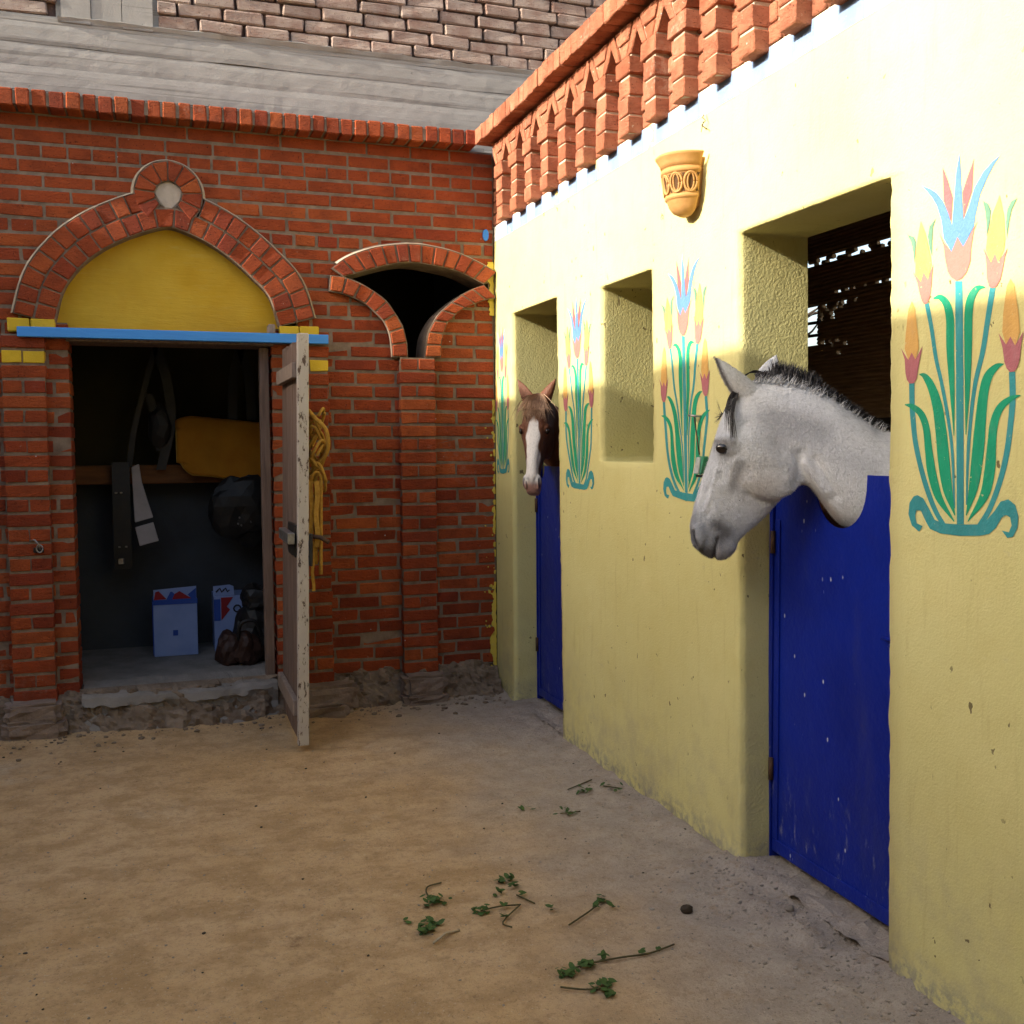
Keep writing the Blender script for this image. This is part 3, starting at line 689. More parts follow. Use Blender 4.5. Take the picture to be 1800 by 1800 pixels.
prism('printed_square', [(-1.885, .33), (-1.855, .33), (-1.855, .365), (-1.885, .365)], FB, -.003, .002, 'box_blue', bx)
box('blue_side', -2.006, -2.0, 6.884, 7.15, .21, .55, 'box_blue', bx)
b2 = carton('white carton printed with a red arrow and dark lettering beside the black bag', -1.63, -1.34, 6.93, 7.2, .2, .56, 'box_white')
FB2 = lambda u, v, d: (u, 6.93+d, v)
prism('printed_arrow', [(-1.585, .55), (-1.51, .55), (-1.55, .49), (-1.53, .47), (-1.585, .40)], FB2, -.004, .002, 'box_red', b2)
prism('printed_stripe', [(-1.63, .40), (-1.59, .40), (-1.59, .54), (-1.63, .54)], FB2, -.003, .002, 'box_blue', b2)
prism('flap', [(-1.632, .562), (-1.50, .562), (-1.505, .62), (-1.53, .632), (-1.632, .625)], FB2, .004, .010, 'box_white', b2)
tubes('lettering', [([(-1.615+.012*i, 6.932, .598+.012*((i*7) % 3-1)) for i in range(8)], .005)], 'print_black', b2)
tubes('lettering', [([(-1.485+.022*math.cos(a), 6.925, .475+.022*math.sin(a)) for a in np.linspace(0, 5.5, 10)], .005)], 'print_black', b2)
bag = empty('duffel_bag', (-1.45, 6.6, .2), 'slumped black and brown leather bag on the tack room floor', 'bag')
rock('bag_body', (-1.40, 6.62, .36), (.14, .14, .20), 'black_leather', bag, seed=2, sub=3); rock('bag_side', (-1.56, 6.52, .29), (.09, .1, .12), 'brown_leather', bag, seed=5, sub=3); rock('bag_side', (-1.46, 6.46, .29), (.08, .08, .11), 'brown_leather', bag, seed=7, sub=3); rock('bag_top', (-1.39, 6.6, .58), (.10, .1, .09), 'black_leather', bag, seed=11, sub=3)
tubes('bag_handle', [(crom([(-1.52, 6.42, .36), (-1.5, 6.40, .46), (-1.42, 6.40, .47), (-1.38, 6.42, .38)], 6), .012)], 'black_leather', bag)

# ================================================================== open plank door
def plank_door():
    hx, hy = -1.283, DB-.075; fx, fy = -1.285, 5.165
    d = Vector((fx-hx, fy-hy, 0)); Ld = d.length; d.normalize(); n = Vector((-d.y, d.x, 0))   # n points to the right hand face (+x)
    if n.x < 0: n = -n
    def P(u, t, z): return Vector((hx, hy, 0))+d*u+n*t+Vector((.018*(z-1.0), 0, z))
    e = empty('plank_door', (hx, hy, .05), 'weathered plank door standing open, its leading edge in chipped white paint', 'door')
    def slab(name, u0, u1, t0, t1, z0, z1, mat, bev=.003):
        bm = bmesh.new(); v = addbox(bm, u0, u1, t0, t1, z0, z1)
        bmesh.ops.bevel(bm, geom=bm.edges[:], offset=bev, segments=1, affect='EDGES')
        for q in bm.verts: q.co = P(q.co.x, q.co.y, q.co.z)
        return frombm(name, bm, mat, e)
    zb, zt = .035, 2.055
    n_ = 6; wd = (Ld-.05)/n_
    for i in range(n_):
        slab('plank', i*wd+.002, (i+1)*wd-.002, -.011+random.uniform(-.002, .002), .011, zb+random.uniform(0, .01), zt+random.uniform(-.02, .012), 'weathered_wood', .003)
    slab('edge_stile', Ld-.05, Ld, -.022, .032, zb-.004, zt+.018, 'chipped_white_paint', .004)
    slab('ledge', .02, Ld-.058, -.045, -.012, 1.86, 1.935, 'pale_wood'); slab('ledge', .02, Ld-.058, -.04, -.012, .17, .25, 'pale_wood')
    slab('ledge', .02, Ld-.058, .012, .036, 1.80, 1.89, 'chipped_white_paint'); slab('ledge', .02, Ld-.058, .012, .036, .22, .31, 'chipped_white_paint')
    slab('bolt_plate', Ld-.36, Ld-.06, -.03, -.012, .97, 1.13, 'dark_iron'); b = slab('bolt_bar', Ld-.42, Ld-.02, -.07, -.035, 1.04, 1.095, 'worn_steel')
    slab('lock_plate', Ld-.03, Ld+.006, .034, .05, .93, 1.09, 'dark_iron')
    tubes('lock_handle', [([P(Ld-.03, .05, 1.075), P(Ld-.02, .09, 1.07), P(Ld+.0, .13, 1.045)], .011)], 'rusty_iron', e)
    # rope and halter hung on the far face
    q0 = P(Ld-.10, .05, 1.66)
    r = empty('lead_rope', q0, 'bundle of knotted yellow rope and webbing hung on the open plank door', 'rope')
    L = []
    rnd = random.Random(3)
    for k in range(11):
        a = rnd.uniform(-.03, .03); bb = rnd.uniform(.03, .09); z0 = 1.67-.03*k
        L.append(([tuple(P(Ld-.10+a+.045*math.cos(t+k), .055+bb*.5+.035*math.sin(t+k), z0+.05*math.sin(t*1.5+k)-.01*t)) for t in np.linspace(0, 5.6, 26)], .0078))
    L.append((crom([tuple(P(Ld-.08, .04, 1.70)), tuple(P(Ld-.05, .07, 1.66)), tuple(P(Ld-.03, .12, 1.60)), tuple(P(Ld-.05, .13, 1.50)), tuple(P(Ld-.1, .08, 1.42))], 6), .011))
    tubes('knot', L, 'yellow_rope', r, 9)
    rb = []
    for k in range(3): rb.append(([tuple(P(Ld-.09+.012*k, .055+.022*k, 1.38-.05*j+.0)) for j in range(9+k)], .010))
    tubes('hanging_end', rb, 'yellow_rope', r, 9)
    bm = bmesh.new()
    for (u, t0, t1, z0, z1) in ((Ld-.06, .040, .062, 1.36, .98), (Ld-.045, .064, .088, 1.35, 1.02), (Ld-.05, .05, .066, 1.05, .80)):
        for s in range(8):
            pass
        prev = None
        for s in range(9):
            z = z0+(z1-z0)*s/8; w_ = .004*math.sin(s*1.3+t0*90)
            ring = [bm.verts.new(P(u+du, t+w_, z)) for du, t in ((0, t0), (0, t1), (.006, t1), (.006, t0))]
            if prev:
                for k in range(4): bm.faces.new((prev[k], prev[(k+1) % 4], ring[(k+1) % 4], ring[k]))
            prev = ring
    frombm('webbing', bm, 'yellow_rope', r)
plank_door()

# ================================================================== yellow stable wall (face x = 0)
WT = .285
BR = [(-1.2, -1.2), (2.408, 2.453), (3.197, 3.247), (3.878, 3.926), (4.430, 4.444), (4.936, 5.006), (5.700, 5.708), (6.03, 6.03)]   # y at z=0 and z=2.26
OPEN = {1: (-1, 2.258), 3: (1.442, 2.242), 5: (-1, 2.274)}     # between break i and i+1: z range
def ybreak(i, z): a, b = BR[i]; return a+(b-a)*z/2.26
ZB = sorted(set([-.12] + [round(z, 4) for z in np.arange(0, 2.82, .03)] + [1.442, 2.242, 2.258, 2.274, 2.826]))
ZB = [z for i, z in enumerate(ZB) if i == 0 or z-ZB[i-1] > .004 or z in (1.442, 2.242, 2.258, 2.274, 2.826)]
def stable_wall():
    bm = bmesh.new(); cache = {}
    def V(x, y, z):
        k = (round(x, 4), round(y, 4), round(z, 4))
        if k not in cache: cache[k] = bm.verts.new((x, y, z))
        return cache[k]
    def quad(a, b, c, d):
        q = [V(*a), V(*b), V(*c), V(*d)]
        if len(set(q)) == 4:
            try: bm.faces.new(q)
            except ValueError: pass
    for i in range(7):
        w_ = BR[i+1][0]-BR[i][0]; nu = max(3, int(w_/.03)) if i else 40
        op = OPEN.get(i)
        for a, b in zip(ZB[:-1], ZB[1:]):
            if op and a >= op[0]-1e-6 and b <= op[1]+1e-6: continue
            for k in range(nu):
                f0, f1 = k/nu, (k+1)/nu
                def yy(f, z): return ybreak(i, z)*(1-f)+ybreak(i+1, z)*f
                quad((0, yy(f0, a), a), (0, yy(f1, a), a), (0, yy(f1, b), b), (0, yy(f0, b), b))
        if op:
            nx = 12; xs = [WT*k/nx for k in range(nx+1)]
            for s in (i, i+1):
                for a, b in zip(ZB[:-1], ZB[1:]):
                    if a >= op[0]-1e-6 and b <= op[1]+1e-6:
                        for x0, x1 in zip(xs[:-1], xs[1:]): quad((x0, ybreak(s, a), a), (x1, ybreak(s, a), a), (x1, ybreak(s, b), b), (x0, ybreak(s, b), b))
            for zc in ([op[1]] if op[0] < 0 else [op[0], op[1]]):
                for k in range(nu):
                    y0 = ybreak(i, zc)*(1-k/nu)+ybreak(i+1, zc)*k/nu; y1 = ybreak(i, zc)*(1-(k+1)/nu)+ybreak(i+1, zc)*(k+1)/nu
                    for x0, x1 in zip(xs[:-1], xs[1:]): quad((x0, y0, zc), (x1, y0, zc), (x1, y1, zc), (x0, y1, zc))
    inner_v = [v for v in bm.verts if not v.is_boundary]
    for _ in range(1): bmesh.ops.smooth_vert(bm, verts=inner_v, factor=.35, use_axis_x=True, use_axis_y=True, use_axis_z=True)
    bm.normal_update()
    edges = [(ybreak(i, 1.1), OPEN.get(i) or OPEN.get(i-1)) for i in range(1, 7)]
    for v in bm.verts:
        p = v.co.copy(); jamb = p.x > .006
        near = p.x < .02 and min(abs(p.y-e[0]-.02*(p.z-1.1)) for e in edges) < .035
        a = .0003
        if jamb: a = .0007
        if near: a = .0040
        dx = Vector((nz(p, 13, 1), nz(p, 13, 2), nz(p, 13, 3)))*a*.6+Vector((nz(p, 31, 7), nz(p, 31, 8), nz(p, 31, 9)))*a*.7+Vector((nz(p, 60, 4), nz(p, 60, 5), nz(p, 60, 6)))*a*.8
        if not jamb and not near: dx = Vector((dx.x*.8, 0, 0))
        if p.z < .05 and not jamb: dx += Vector((.012*nz(p, 8, 9), 0, 0))
        v.co = p+dx
    # back face and core so that the wall is solid
    o = frombm('stable_wall', bm, 'yellow_plaster', None, True)
    return tag(o, 'yellow plastered stable wall painted with tall stylised lily plants', 'wall')
swall = stable_wall()
bm = bmesh.new()
for i in range(7):
    op = OPEN.get(i); y0, y1 = BR[i][0], BR[i+1][0]
    if not op: addbox(bm, .03, WT-.002, y0+.06, y1-.02 if i == 6 else y1-.02, -.1, 2.80)
    else:
        addbox(bm, .03, WT-.002, y0-.02, y1+.06, op[1]+.02, 2.80)
        if op[0] > 0: addbox(bm, .03, WT-.002, y0-.02, y1+.06, -.1, op[0]-.02)
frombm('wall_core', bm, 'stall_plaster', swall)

# painted checker band under the parapet
COLP = .2385; C0 = 3.347           # pitch and one centre of the corbelled columns
cols = [C0+COLP*k for k in range(-11, 11)]
cols = [c for c in cols if c+.06 < 5.935]
flat('white_band', [(-1.1, 2.728), (6.02, 2.738), (6.02, 2.8245), (-1.1, 2.8245)], lambda u, v: (-.0010, u, v), 'white_band_paint', swall)
for c in cols: flat('blue_square', [(c-.066+random.uniform(-.004, .004), 2.733), (c+.066+random.uniform(-.004, .004), 2.735), (c+.066, 2.8247), (c-.066, 2.8247)], lambda u, v: (-.0015, u, v), 'light_blue_paint', swall)

# ---- painted lilies: polygons traced from the one beside the near door
def LZ(x, y): p = on(0, 0.0, 1560+x/5, 240+y/5); return np.array([p[1], p[2]])
def strip(pts, n=6):
    """centre line (x, y, width) -> outline polygon"""
    c = crom(pts, n); t = np.gradient(c[:, :2], axis=0); t /= np.linalg.norm(t, axis=1)[:, None]
    nn = np.stack([-t[:, 1], t[:, 0]], 1); h = c[:, 2:3]/2
    return [tuple(q) for q in c[:, :2]+nn*h]+[tuple(q) for q in (c[:, :2]-nn*h)[::-1]]
LIL = [
 ('stem', 'teal_paint', 0, [(598, 1272), (664, 1272), (672, 2100), (676, 3410), (614, 3410), (606, 2100)]),
 ('stem', 'teal_paint', 0, strip([(350, 1470, 40), (390, 1680, 36), (430, 1950, 34), (480, 2170, 32), (540, 2500, 30), (575, 2800, 26), (592, 3270, 14)])),
 ('stem', 'teal_paint', 0, strip([(930, 1330, 52), (880, 1650, 46), (840, 1900, 44), (780, 2150, 38), (740, 2450, 32), (712, 2800, 28), (700, 3240, 14)])),
 ('stem', 'teal_paint', 0, strip([(218, 2165, 48), (220, 2350, 46), (230, 2500, 46), (252, 2700, 44), (300, 2920, 44), (362, 3130, 44), (430, 3300, 42), (500, 3420, 40)])),
 ('stem', 'teal_paint', 0, strip([(1100, 2070, 56), (1105, 2300, 54), (1090, 2500, 52), (1050, 2800, 50), (985, 3060, 48), (900, 3280, 46), (815, 3420, 45)])),
 ('leaf', 'leaf_green_paint', 1, strip([(408, 1425, 10), (470, 1415, 50), (528, 1480, 66), (555, 1620, 70), (556, 1850, 68), (572, 2200, 46), (590, 2630, 6)])),
 ('leaf', 'leaf_green_paint', 1, strip([(865, 1325, 10), (795, 1335, 50), (740, 1420, 68), (718, 1560, 72), (714, 1850, 68), (708, 2200, 48), (694, 2620, 6)])),
 ('leaf', 'leaf_green_paint', 1, strip([(285, 2090, 8), (335, 2110, 50), (395, 2210, 74), (445, 2380, 88), (478, 2620, 98), (500, 2850, 102), (535, 3110, 80), (598, 3332, 8)])),
 ('leaf', 'leaf_green_paint', 1, strip([(1028, 2000, 8), (965, 2022, 50), (890, 2110, 78), (850, 2260, 84), (822, 2520, 96), (800, 2780, 104), (762, 3080, 82), (698, 3332, 8)])),
 ('leaf', 'leaf_green_paint', 1, strip([(158, 2358, 8), (225, 2375, 46), (300, 2440, 58), (345, 2560, 60), (368, 2760, 66), (395, 2960, 76), (460, 3180, 62), (592, 3386, 8)])),
 ('leaf', 'leaf_green_paint', 1, strip([(1175, 2275, 8), (1090, 2305, 46), (1000, 2380, 66), (945, 2510, 72), (922, 2700, 78), (905, 2930, 94), (855, 3160, 78), (712, 3386, 8)])),
 ('boat_base', 'teal_paint', 2, [(270, 3153), (320, 3180), (370, 3270), (420, 3370), (500, 3400), (640, 3412), (800, 3410), (880, 3370), (950, 3290), (1000, 3210), (1070, 3190), (1130, 3240), (1158, 3340), (1150, 3440), (1110, 3520), (1060, 3530), (1012, 3465), (1075, 3480), (1098, 3420), (1085, 3350), (1050, 3328), (1010, 3350), (960, 3440), (900, 3495), (820, 3510), (640, 3512), (470, 3490), (380, 3450), (340, 3380), (300, 3290), (262, 3285), (250, 3330), (262, 3400), (315, 3425), (285, 3475), (220, 3420), (190, 3320), (200, 3220), (235, 3165)]),
 ('petal', 'rose_paint', 0, [(490, 268), (540, 400), (580, 540), (567, 750), (500, 570), (495, 430)]),
 ('petal', 'rose_paint', 0, [(765, 195), (757, 330), (750, 480), (700, 640), (676, 715), (664, 490), (700, 380)]),
 ('petal', 'sky_blue_paint', 1, [(303, 430), (390, 465), (440, 500), (490, 565), (540, 670), (572, 785), (590, 560), (610, 310), (640, 145), (650, 310), (662, 560), (674, 735), (720, 620), (770, 450), (850, 310), (930, 220), (1000, 163), (935, 260), (880, 370), (820, 510), (780, 690), (765, 790), (672, 975), (622, 890), (570, 1018), (500, 900), (480, 740), (440, 610), (400, 540), (350, 480)]),
 ('calyx', 'salmon_paint', 2, [(460, 845), (500, 930), (570, 1015), (622, 885), (672, 970), (735, 860), (800, 738), (765, 830), (745, 960), (735, 1100), (705, 1190), (660, 1250), (612, 1270), (565, 1240), (535, 1190), (515, 1090), (500, 960)]),
 ('bud', 'bud_paint', 1, [(298, 742), (340, 850), (385, 1060), (392, 1130), (362, 1262), (324, 1200), (300, 1282), (250, 1215), (255, 1000), (275, 870)]),
 ('calyx', 'salmon_paint', 2, [(232, 1192), (300, 1280), (324, 1195), (362, 1260), (408, 1122), (398, 1230), (390, 1340), (375, 1430), (350, 1472), (325, 1475), (305, 1440), (285, 1370), (270, 1290)]),
 ('leaf', 'pale_leaf_paint', 1, [(180, 862), (240, 885), (256, 930), (250, 1030), (244, 1120), (235, 1030), (215, 930)]),
 ('leaf', 'pale_leaf_paint', 1, [(430, 722), (405, 800), (400, 900), (395, 1050), (375, 980), (360, 880), (375, 790)]),
 ('bud', 'bud_paint', 1, [(993, 515), (1030, 700), (1040, 900), (1030, 1000), (980, 1107), (953, 1032), (918, 1112), (870, 1000), (890, 850), (930, 680)]),
 ('calyx', 'salmon_paint', 2, [(852, 985), (918, 1110), (953, 1030), (980, 1105), (1065, 978), (1040, 1060), (1020, 1170), (1000, 1260), (965, 1320), (930, 1335), (900, 1320), (883, 1260), (878, 1150), (870, 1060)]),
 ('leaf', 'pale_leaf_paint', 1, [(845, 565), (890, 590), (915, 650), (908, 740), (880, 880), (878, 780), (868, 670)]),
 ('leaf', 'pale_leaf_paint', 1, [(1147, 543), (1100, 640), (1080, 730), (1055, 890), (1047, 760), (1060, 640), (1095, 570)]),
 ('bud', 'bud_paint', 1, [(220, 1450), (245, 1500), (275, 1750), (282, 1860), (252, 1962), (220, 1905), (190, 1967), (158, 1870), (165, 1750), (190, 1520)]),
 ('calyx', 'calyx_paint', 2, [(128, 1865), (190, 1965), (220, 1900), (252, 1960), (318, 1840), (290, 1960), (275, 2060), (262, 2130), (240, 2170), (200, 2172), (178, 2140), (165, 2080), (158, 1960)]),
 ('bud', 'bud_paint', 1, [(1088, 1250), (1120, 1300), (1160, 1550), (1172, 1720), (1130, 1842), (1090, 1765), (1050, 1832), (1016, 1720), (1025, 1550), (1055, 1320)]),
 ('calyx', 'calyx_paint', 2, [(985, 1730), (1050, 1830), (1090, 1760), (1130, 1840), (1205, 1710), (1185, 1830), (1170, 1960), (1150, 2030), (1120, 2068), (1085, 2072), (1055, 2040), (1035, 1980), (1020, 1860)]),
]
ctr = LZ(642, 3512)
def lily(y0, z0, sy, sz, first=None):
    base = mesh('painted_lily', [(-.0006, y0+sy*q[0], z0+sz*q[1]) for q in ((-.004, .0), (.004, 0), (.004, .01), (-.004, .01))], [(0, 1, 2, 3)], 'teal_paint', swall)
    for li, (nm, mt, lay, poly) in enumerate(LIL):
        pts = [LZ(*p)-ctr for p in poly]
        if y0 > 2.6: pts = [p+np.array([nz((p[0], p[1], y0), 7, 3)*.011, nz((p[0], p[1], y0), 7, 4)*.013]) for p in pts]
        flat(nm, [(p[0], p[1]) for p in pts], lambda u, v: (-.0008-.0003*lay-.00003*li, y0+sy*u, z0+sz*v), mt, base)
L1 = on(0, 0, 1688, 942)
lily(L1[1], L1[2], 1, 1)
for px, zb, sy, sz in (((1206, 882), 1.297, .97, .985), ((1019, 862), 1.300, .93, .975), ((885, 832), 1.352, .62, .92)):
    q = on(0, 0, *px); lily(q[1], zb, sy, sz)
# yellow paint slopped over the brick corner
def splash_strip(z0, z1, base, seed):
    run = []
    for z in np.arange(z0, z1, .006):
        wv = base+.026*nz((0, 0, z), 7, seed)+.020*nz((0, 0, z), 24, seed+1)+.010*nz((0, 0, z), 70, seed+2)
        if wv > .005: run.append((z, wv))
        if (wv <= .005 or z+.006 >= z1) and run:
            if len(run) > 3:
                poly = [(-.006-max(0, .008*nz((0, 1, q), 40, seed)), q) for q, _ in run]+[(-.006-q2, q) for q, q2 in run[::-1]]
                prism('paint_splash', poly, lambda u, v, d: (u, DB-.006+d, v), -.0015, .012, 'splash_yellow', swall)
            run = []
splash_strip(.09, .62, .022, 1); splash_strip(.62, 1.8, .008, 5); splash_strip(2.30, 2.62, .030, 9)
for i in range(26):
    z = random.uniform(.15, 1.8); s_ = random.uniform(.003, .011); x = -.012-abs(random.gauss(0, .028))
    poly = [(x+s_*(.7+.3*nz((math.cos(a), math.sin(a), i), 1.2, 3))*math.cos(a), z+s_*1.3*(.7+.4*nz((math.cos(a), math.sin(a), i), 1.5, 4))*math.sin(a)) for a in np.linspace(0, 2*math.pi, 11)[:-1]]
    prism('paint_splash', poly, lambda u, v, d: (u, DB-.006+d, v), -.0015, .012, 'splash_yellow', swall)
prism('paint_splash', [(-.055+.018*math.cos(a), 2.775+.035*math.sin(a)) for a in np.linspace(0, 6.28, 13)[:-1]], lambda u, v, d: (u, DB-.008+d, v), -.004, .012, 'cobalt_paint', swall)

# ================================================================== brick parapet above the stable wall
par = empty('brick_parapet', (0, 3, 2.82), 'orange brick parapet with corbelled columns, little pointed arches and a projecting coping', 'parapet')
bm = bmesh.new(); bm2 = bmesh.new()
addbox(bm, .012, WT, -1.2, 6.028, 2.828, 3.255)
for r in range(6):
    z = 2.828+.0713*(r+.5)
    for k, c in enumerate(cols+[cols[-1]+COLP]):
        addbox(bm2, .0+random.uniform(-.003, .003), .1, c-COLP/2+.06-.055+(.03 if r % 2 else 0), c+COLP/2+.06-.065+(.03 if r % 2 else 0), z-.031, z+.031)
frombm('mortar_bed', bm, 'pale_mortar', par)
bmesh.ops.bevel(bm2, geom=bm2.edges[:], offset=.004, segments=1, affect='EDGES')
tag(frombm('backing_brickwork', bm2, 'orange_brick', par), kind='stuff')
FP = lambda u, v, d: (d, u, v)
for c in cols:
    mb = bmesh.new(); addbox(mb, -.055, .02, c-.043, c+.043, 2.812, 3.13); addbox(mb, -.054, .02, c-.112, c+.112, 3.214, 3.256); addbox(mb, -.054, .02, c-.060, c+.060, 3.055, 3.21)
    cm_ = frombm('corbel_column', mb, 'pale_mortar', par)
    for r in range(3): brick('os', (-.006+random.uniform(-.004, .004), c+random.uniform(-.003, .003), 2.846+.0795*r), (.098, .114, .071), cm_, 'column_brick', rot=(0, 0, math.pi/2+random.uniform(-.008, .008)))
    brick('os', (-.012+random.uniform(-.003, .003), c, 3.0865), (.138, .118, .068), cm_, 'capital_brick', rot=(0, 0, math.pi/2))
    d0 = -.064
    for s in (-1, 1):
        prism('arch_brick', [(c+s*q, z) for q, z in ((.030, 3.128), (.066, 3.128), (.1185, 3.205), (.1185, 3.25), (.092, 3.25))], FP, d0+random.uniform(-.004, .004), .02, 'orange_brick', cm_, .003, .0015)
    prism('wedge_brick', [(c-.022, 3.128), (c+.022, 3.128), (c+.048, 3.182), (c-.048, 3.182)], FP, d0+.003, .02, 'orange_brick', cm_, .003, .0015)
    prism('wedge_brick', [(c-.052, 3.190), (c+.052, 3.190), (c+.080, 3.25), (c-.080, 3.25)], FP, d0-.002, .02, 'orange_brick', cm_, .003, .0015)
cp = box('coping', -.135, .12, -1.1, 5.905, 3.270, 3.337, 'pale_mortar', par)
y = 5.912; k = 0; cop_far = bmesh.new()
while y > -1.1:
    wd = random.uniform(.057, .066)
    if y < 2.2: addbox(cop_far, -.15, .1, y-wd, y, 3.262, 3.348)
    else: brick('oc', (-.05+random.uniform(-.004, .004), y-wd/2, 3.306+random.uniform(-.003, .003)), (wd, .2, .087), cp, 'coping_brick', rot=(random.uniform(-.01, .01), random.uniform(-.03, .03), math.pi/2))
    y -= wd+.009
tag(frombm('coping_brickwork', cop_far, 'orange_brick', cp), kind='stuff')

# ================================================================== blue stable doors
def stable_door(i, x, ztop, label, notch_c, notch_r, zn, bolt=True):
    y0, y1 = BR[i][0]+.012, BR[i+1][0]-.004
    e = empty('stable_door', (x, (y0+y1)/2, .03), label, 'door', 'half height blue stable doors')
    zb = .045
    arc = [(notch_c+notch_r, ztop), (notch_c+notch_r*1.0, ztop-.02)]
    for a in np.linspace(0, math.pi, 18): arc.append((notch_c+notch_r*math.cos(a), zn+(ztop-zn)*(1-math.sin(a)**.75)))
    poly = [(y0+.022, ztop), (y0, zb), (y1, zb), (y1+.026, ztop)]
    out = [(y1, zb), (y1+.026, ztop)]+[(p[0], p[1]) for p in arc[2:]]+[(y0+.022, ztop), (y0, zb)]
    prism('leaf', out, lambda u, v, d: (x+d, u, v), 0, .006, 'blue_metal_paint', e)
    # folded frame strips, 3 mm proud
    def strip_(n_, ya, yb, za, zb_): box(n_, x-.006, x-.0005, ya, yb, za, zb_, 'blue_metal_paint', e, .0015)
    strip_('bottom_rail', y0+.002, y1-.002, zb+.002, zb+.05); strip_('hinge_stile', y1-.034, y1-.002, zb+.052, 1.25); 
    box('door_post', x-.012, x+.03, y1+.001, y1+.022, .02, ztop+.02, 'blue_metal_paint', e, .002)
    for z in (.35, 1.17):
        tubes('hinge', [([(x-.014, y1-.004, z-.04), (x-.014, y1-.004, z+.04)], .009)], 'rusty_iron', e)
    if bolt:
        tubes('bolt', [([(x-.016, y0+.02, .93), (x-.016, y0+.17, .93)], .006), ([(x-.016, y0+.11, .93), (x-.04, y0+.11, .915)], .005)], 'blue_metal_paint', e)
    return e
stable_door(1, .128, 1.42, 'blue metal stable door notched for the neck of the white horse', 2.826, .134, 1.245)
stable_door(5, .15, 1.40, 'blue metal stable door below the head of the chestnut horse', 5.64, .05, 1.33)
for i, xd in ((1, .128), (5, .15)):   # crumbled bed under each door
    v = []; f = []; ys = np.linspace(BR[i][0], BR[i+1][0], 30); xs = np.linspace(.0, WT+.1, 10)
    for yq in ys:
        for xq in xs: v.append((xq, yq, .022+.02*nz((xq, yq, 0), 14, 3)+.008*nz((xq, yq, 0), 40, 4)))
    f = [(a*10+b, a*10+b+1, (a+1)*10+b+1, (a+1)*10+b) for a in range(29) for b in range(9)]
    mesh('threshold', v, f, 'packed_earth', swall)

# ================================================================== clay wall lamp
def wall_lamp():
    yc, zt = 3.565, 2.590; e = empty('wall_lamp', (-.02, yc, 2.37), 'half round carved clay wall lamp above the square window niche', 'lamp')
    prof = [(.118, .000), (.113, -.006), (.101, -.026), (.097, -.040), (.093, -.0405), (.093, -.046), (.097, -.047), (.097, -.062), (.092, -.064), (.090, -.066), (.084, -.105), (.079, -.138), (.078, -.139), (.082, -.141), (.081, -.154), (.076, -.156), (.074, -.160), (.066, -.182), (.052, -.200), (.030, -.211), (.004, -.214)]
    n = 30; A = [RAD(-2+184*k/n) for k in range(n+1)]
    bm = bmesh.new(); rows = []
    def S(r, z, a): return (-.028-r*math.sin(a)*1.05, yc+r*math.cos(a), zt+z)
    for r, z in prof: rows.append([bm.verts.new(S(r, z, a)) for a in A])
    for i in range(len(rows)-1):
        for k in range(n): bm.faces.new((rows[i][k], rows[i+1][k], rows[i+1][k+1], rows[i][k+1]))
    b = frombm('bowl', bm, 'terracotta', e, True); b.modifiers.new('t', 'SOLIDIFY').thickness = .008
    # carved interlaced ovals; shade of the piercings painted as flat dark faces
    def rad(z): return float(np.interp(-z, [-p[1] for p in prof], [p[0] for p in prof]))
    lst = []; shade_faces = bmesh.new()
    for k in range(5):
        ac = RAD(20+35*k)
        for off in (-.0, ):
            pts = [S(rad(-.102+.034*math.sin(t))+.0035, -.102+.034*math.sin(t), ac+RAD(15)*math.cos(t)) for t in np.linspace(0, 2*math.pi, 26)]
            lst.append((pts, .0042))
        pts = [S(rad(-.102+.03*math.sin(t))+.003, -.102+.03*math.sin(t), ac+RAD(7.5)*math.cos(t)) for t in np.linspace(0, 2*math.pi, 22)]; lst.append((pts, .0032))
        hv = [shade_faces.verts.new(S(rad(-.102+.025*math.sin(t))+.0012, -.102+.025*math.sin(t), ac+RAD(4.6)*math.cos(t))) for t in np.linspace(0, 2*math.pi, 14)[:-1]]; shade_faces.faces.new(hv)
        for s in (-1, 1):
            a2 = ac+RAD(17.5); hv = [shade_faces.verts.new(S(rad(-.102+zz)+.0012, -.102+zz, a2+RAD(da))) for da, zz in ((-4, s*.033), (4, s*.033), (0, s*.018))]; shade_faces.faces.new(hv)
    tubes('carved_oval', lst, 'terracotta', e, 6); frombm('piercing_shade_face', shade_faces, 'piercing_shade', e)
    prism('back_plate', [(yc+rr*sg*.7, zt-.01+zz*.85) for sg, seq in ((-1, prof), (1, prof[::-1])) for rr, zz in seq[::2]], lambda u, v, d: (d, u, v), -.034, .003, 'terracotta', e)
wall_lamp()
hk = on(0, -.01, 1240, 213); hook = empty('wire_hook', hk, 'small twisted wire sticking out of the plaster above the clay lamp', 'wire')
tubes('wire', [([(hk[0], hk[1]+.01, hk[2]+.03), (hk[0]-.012, hk[1], hk[2]+.012), (hk[0]-.004, hk[1]-.008, hk[2]), (hk[0]-.012, hk[1]+.006, hk[2]-.014), (hk[0]-.002, hk[1]-.016, hk[2]-.034)], .0022), ([(hk[0]-.006, hk[1]+.004, hk[2]), (hk[0]-.003, hk[1]+.026, hk[2]-.032)], .0014)], 'rusty_iron', hook)
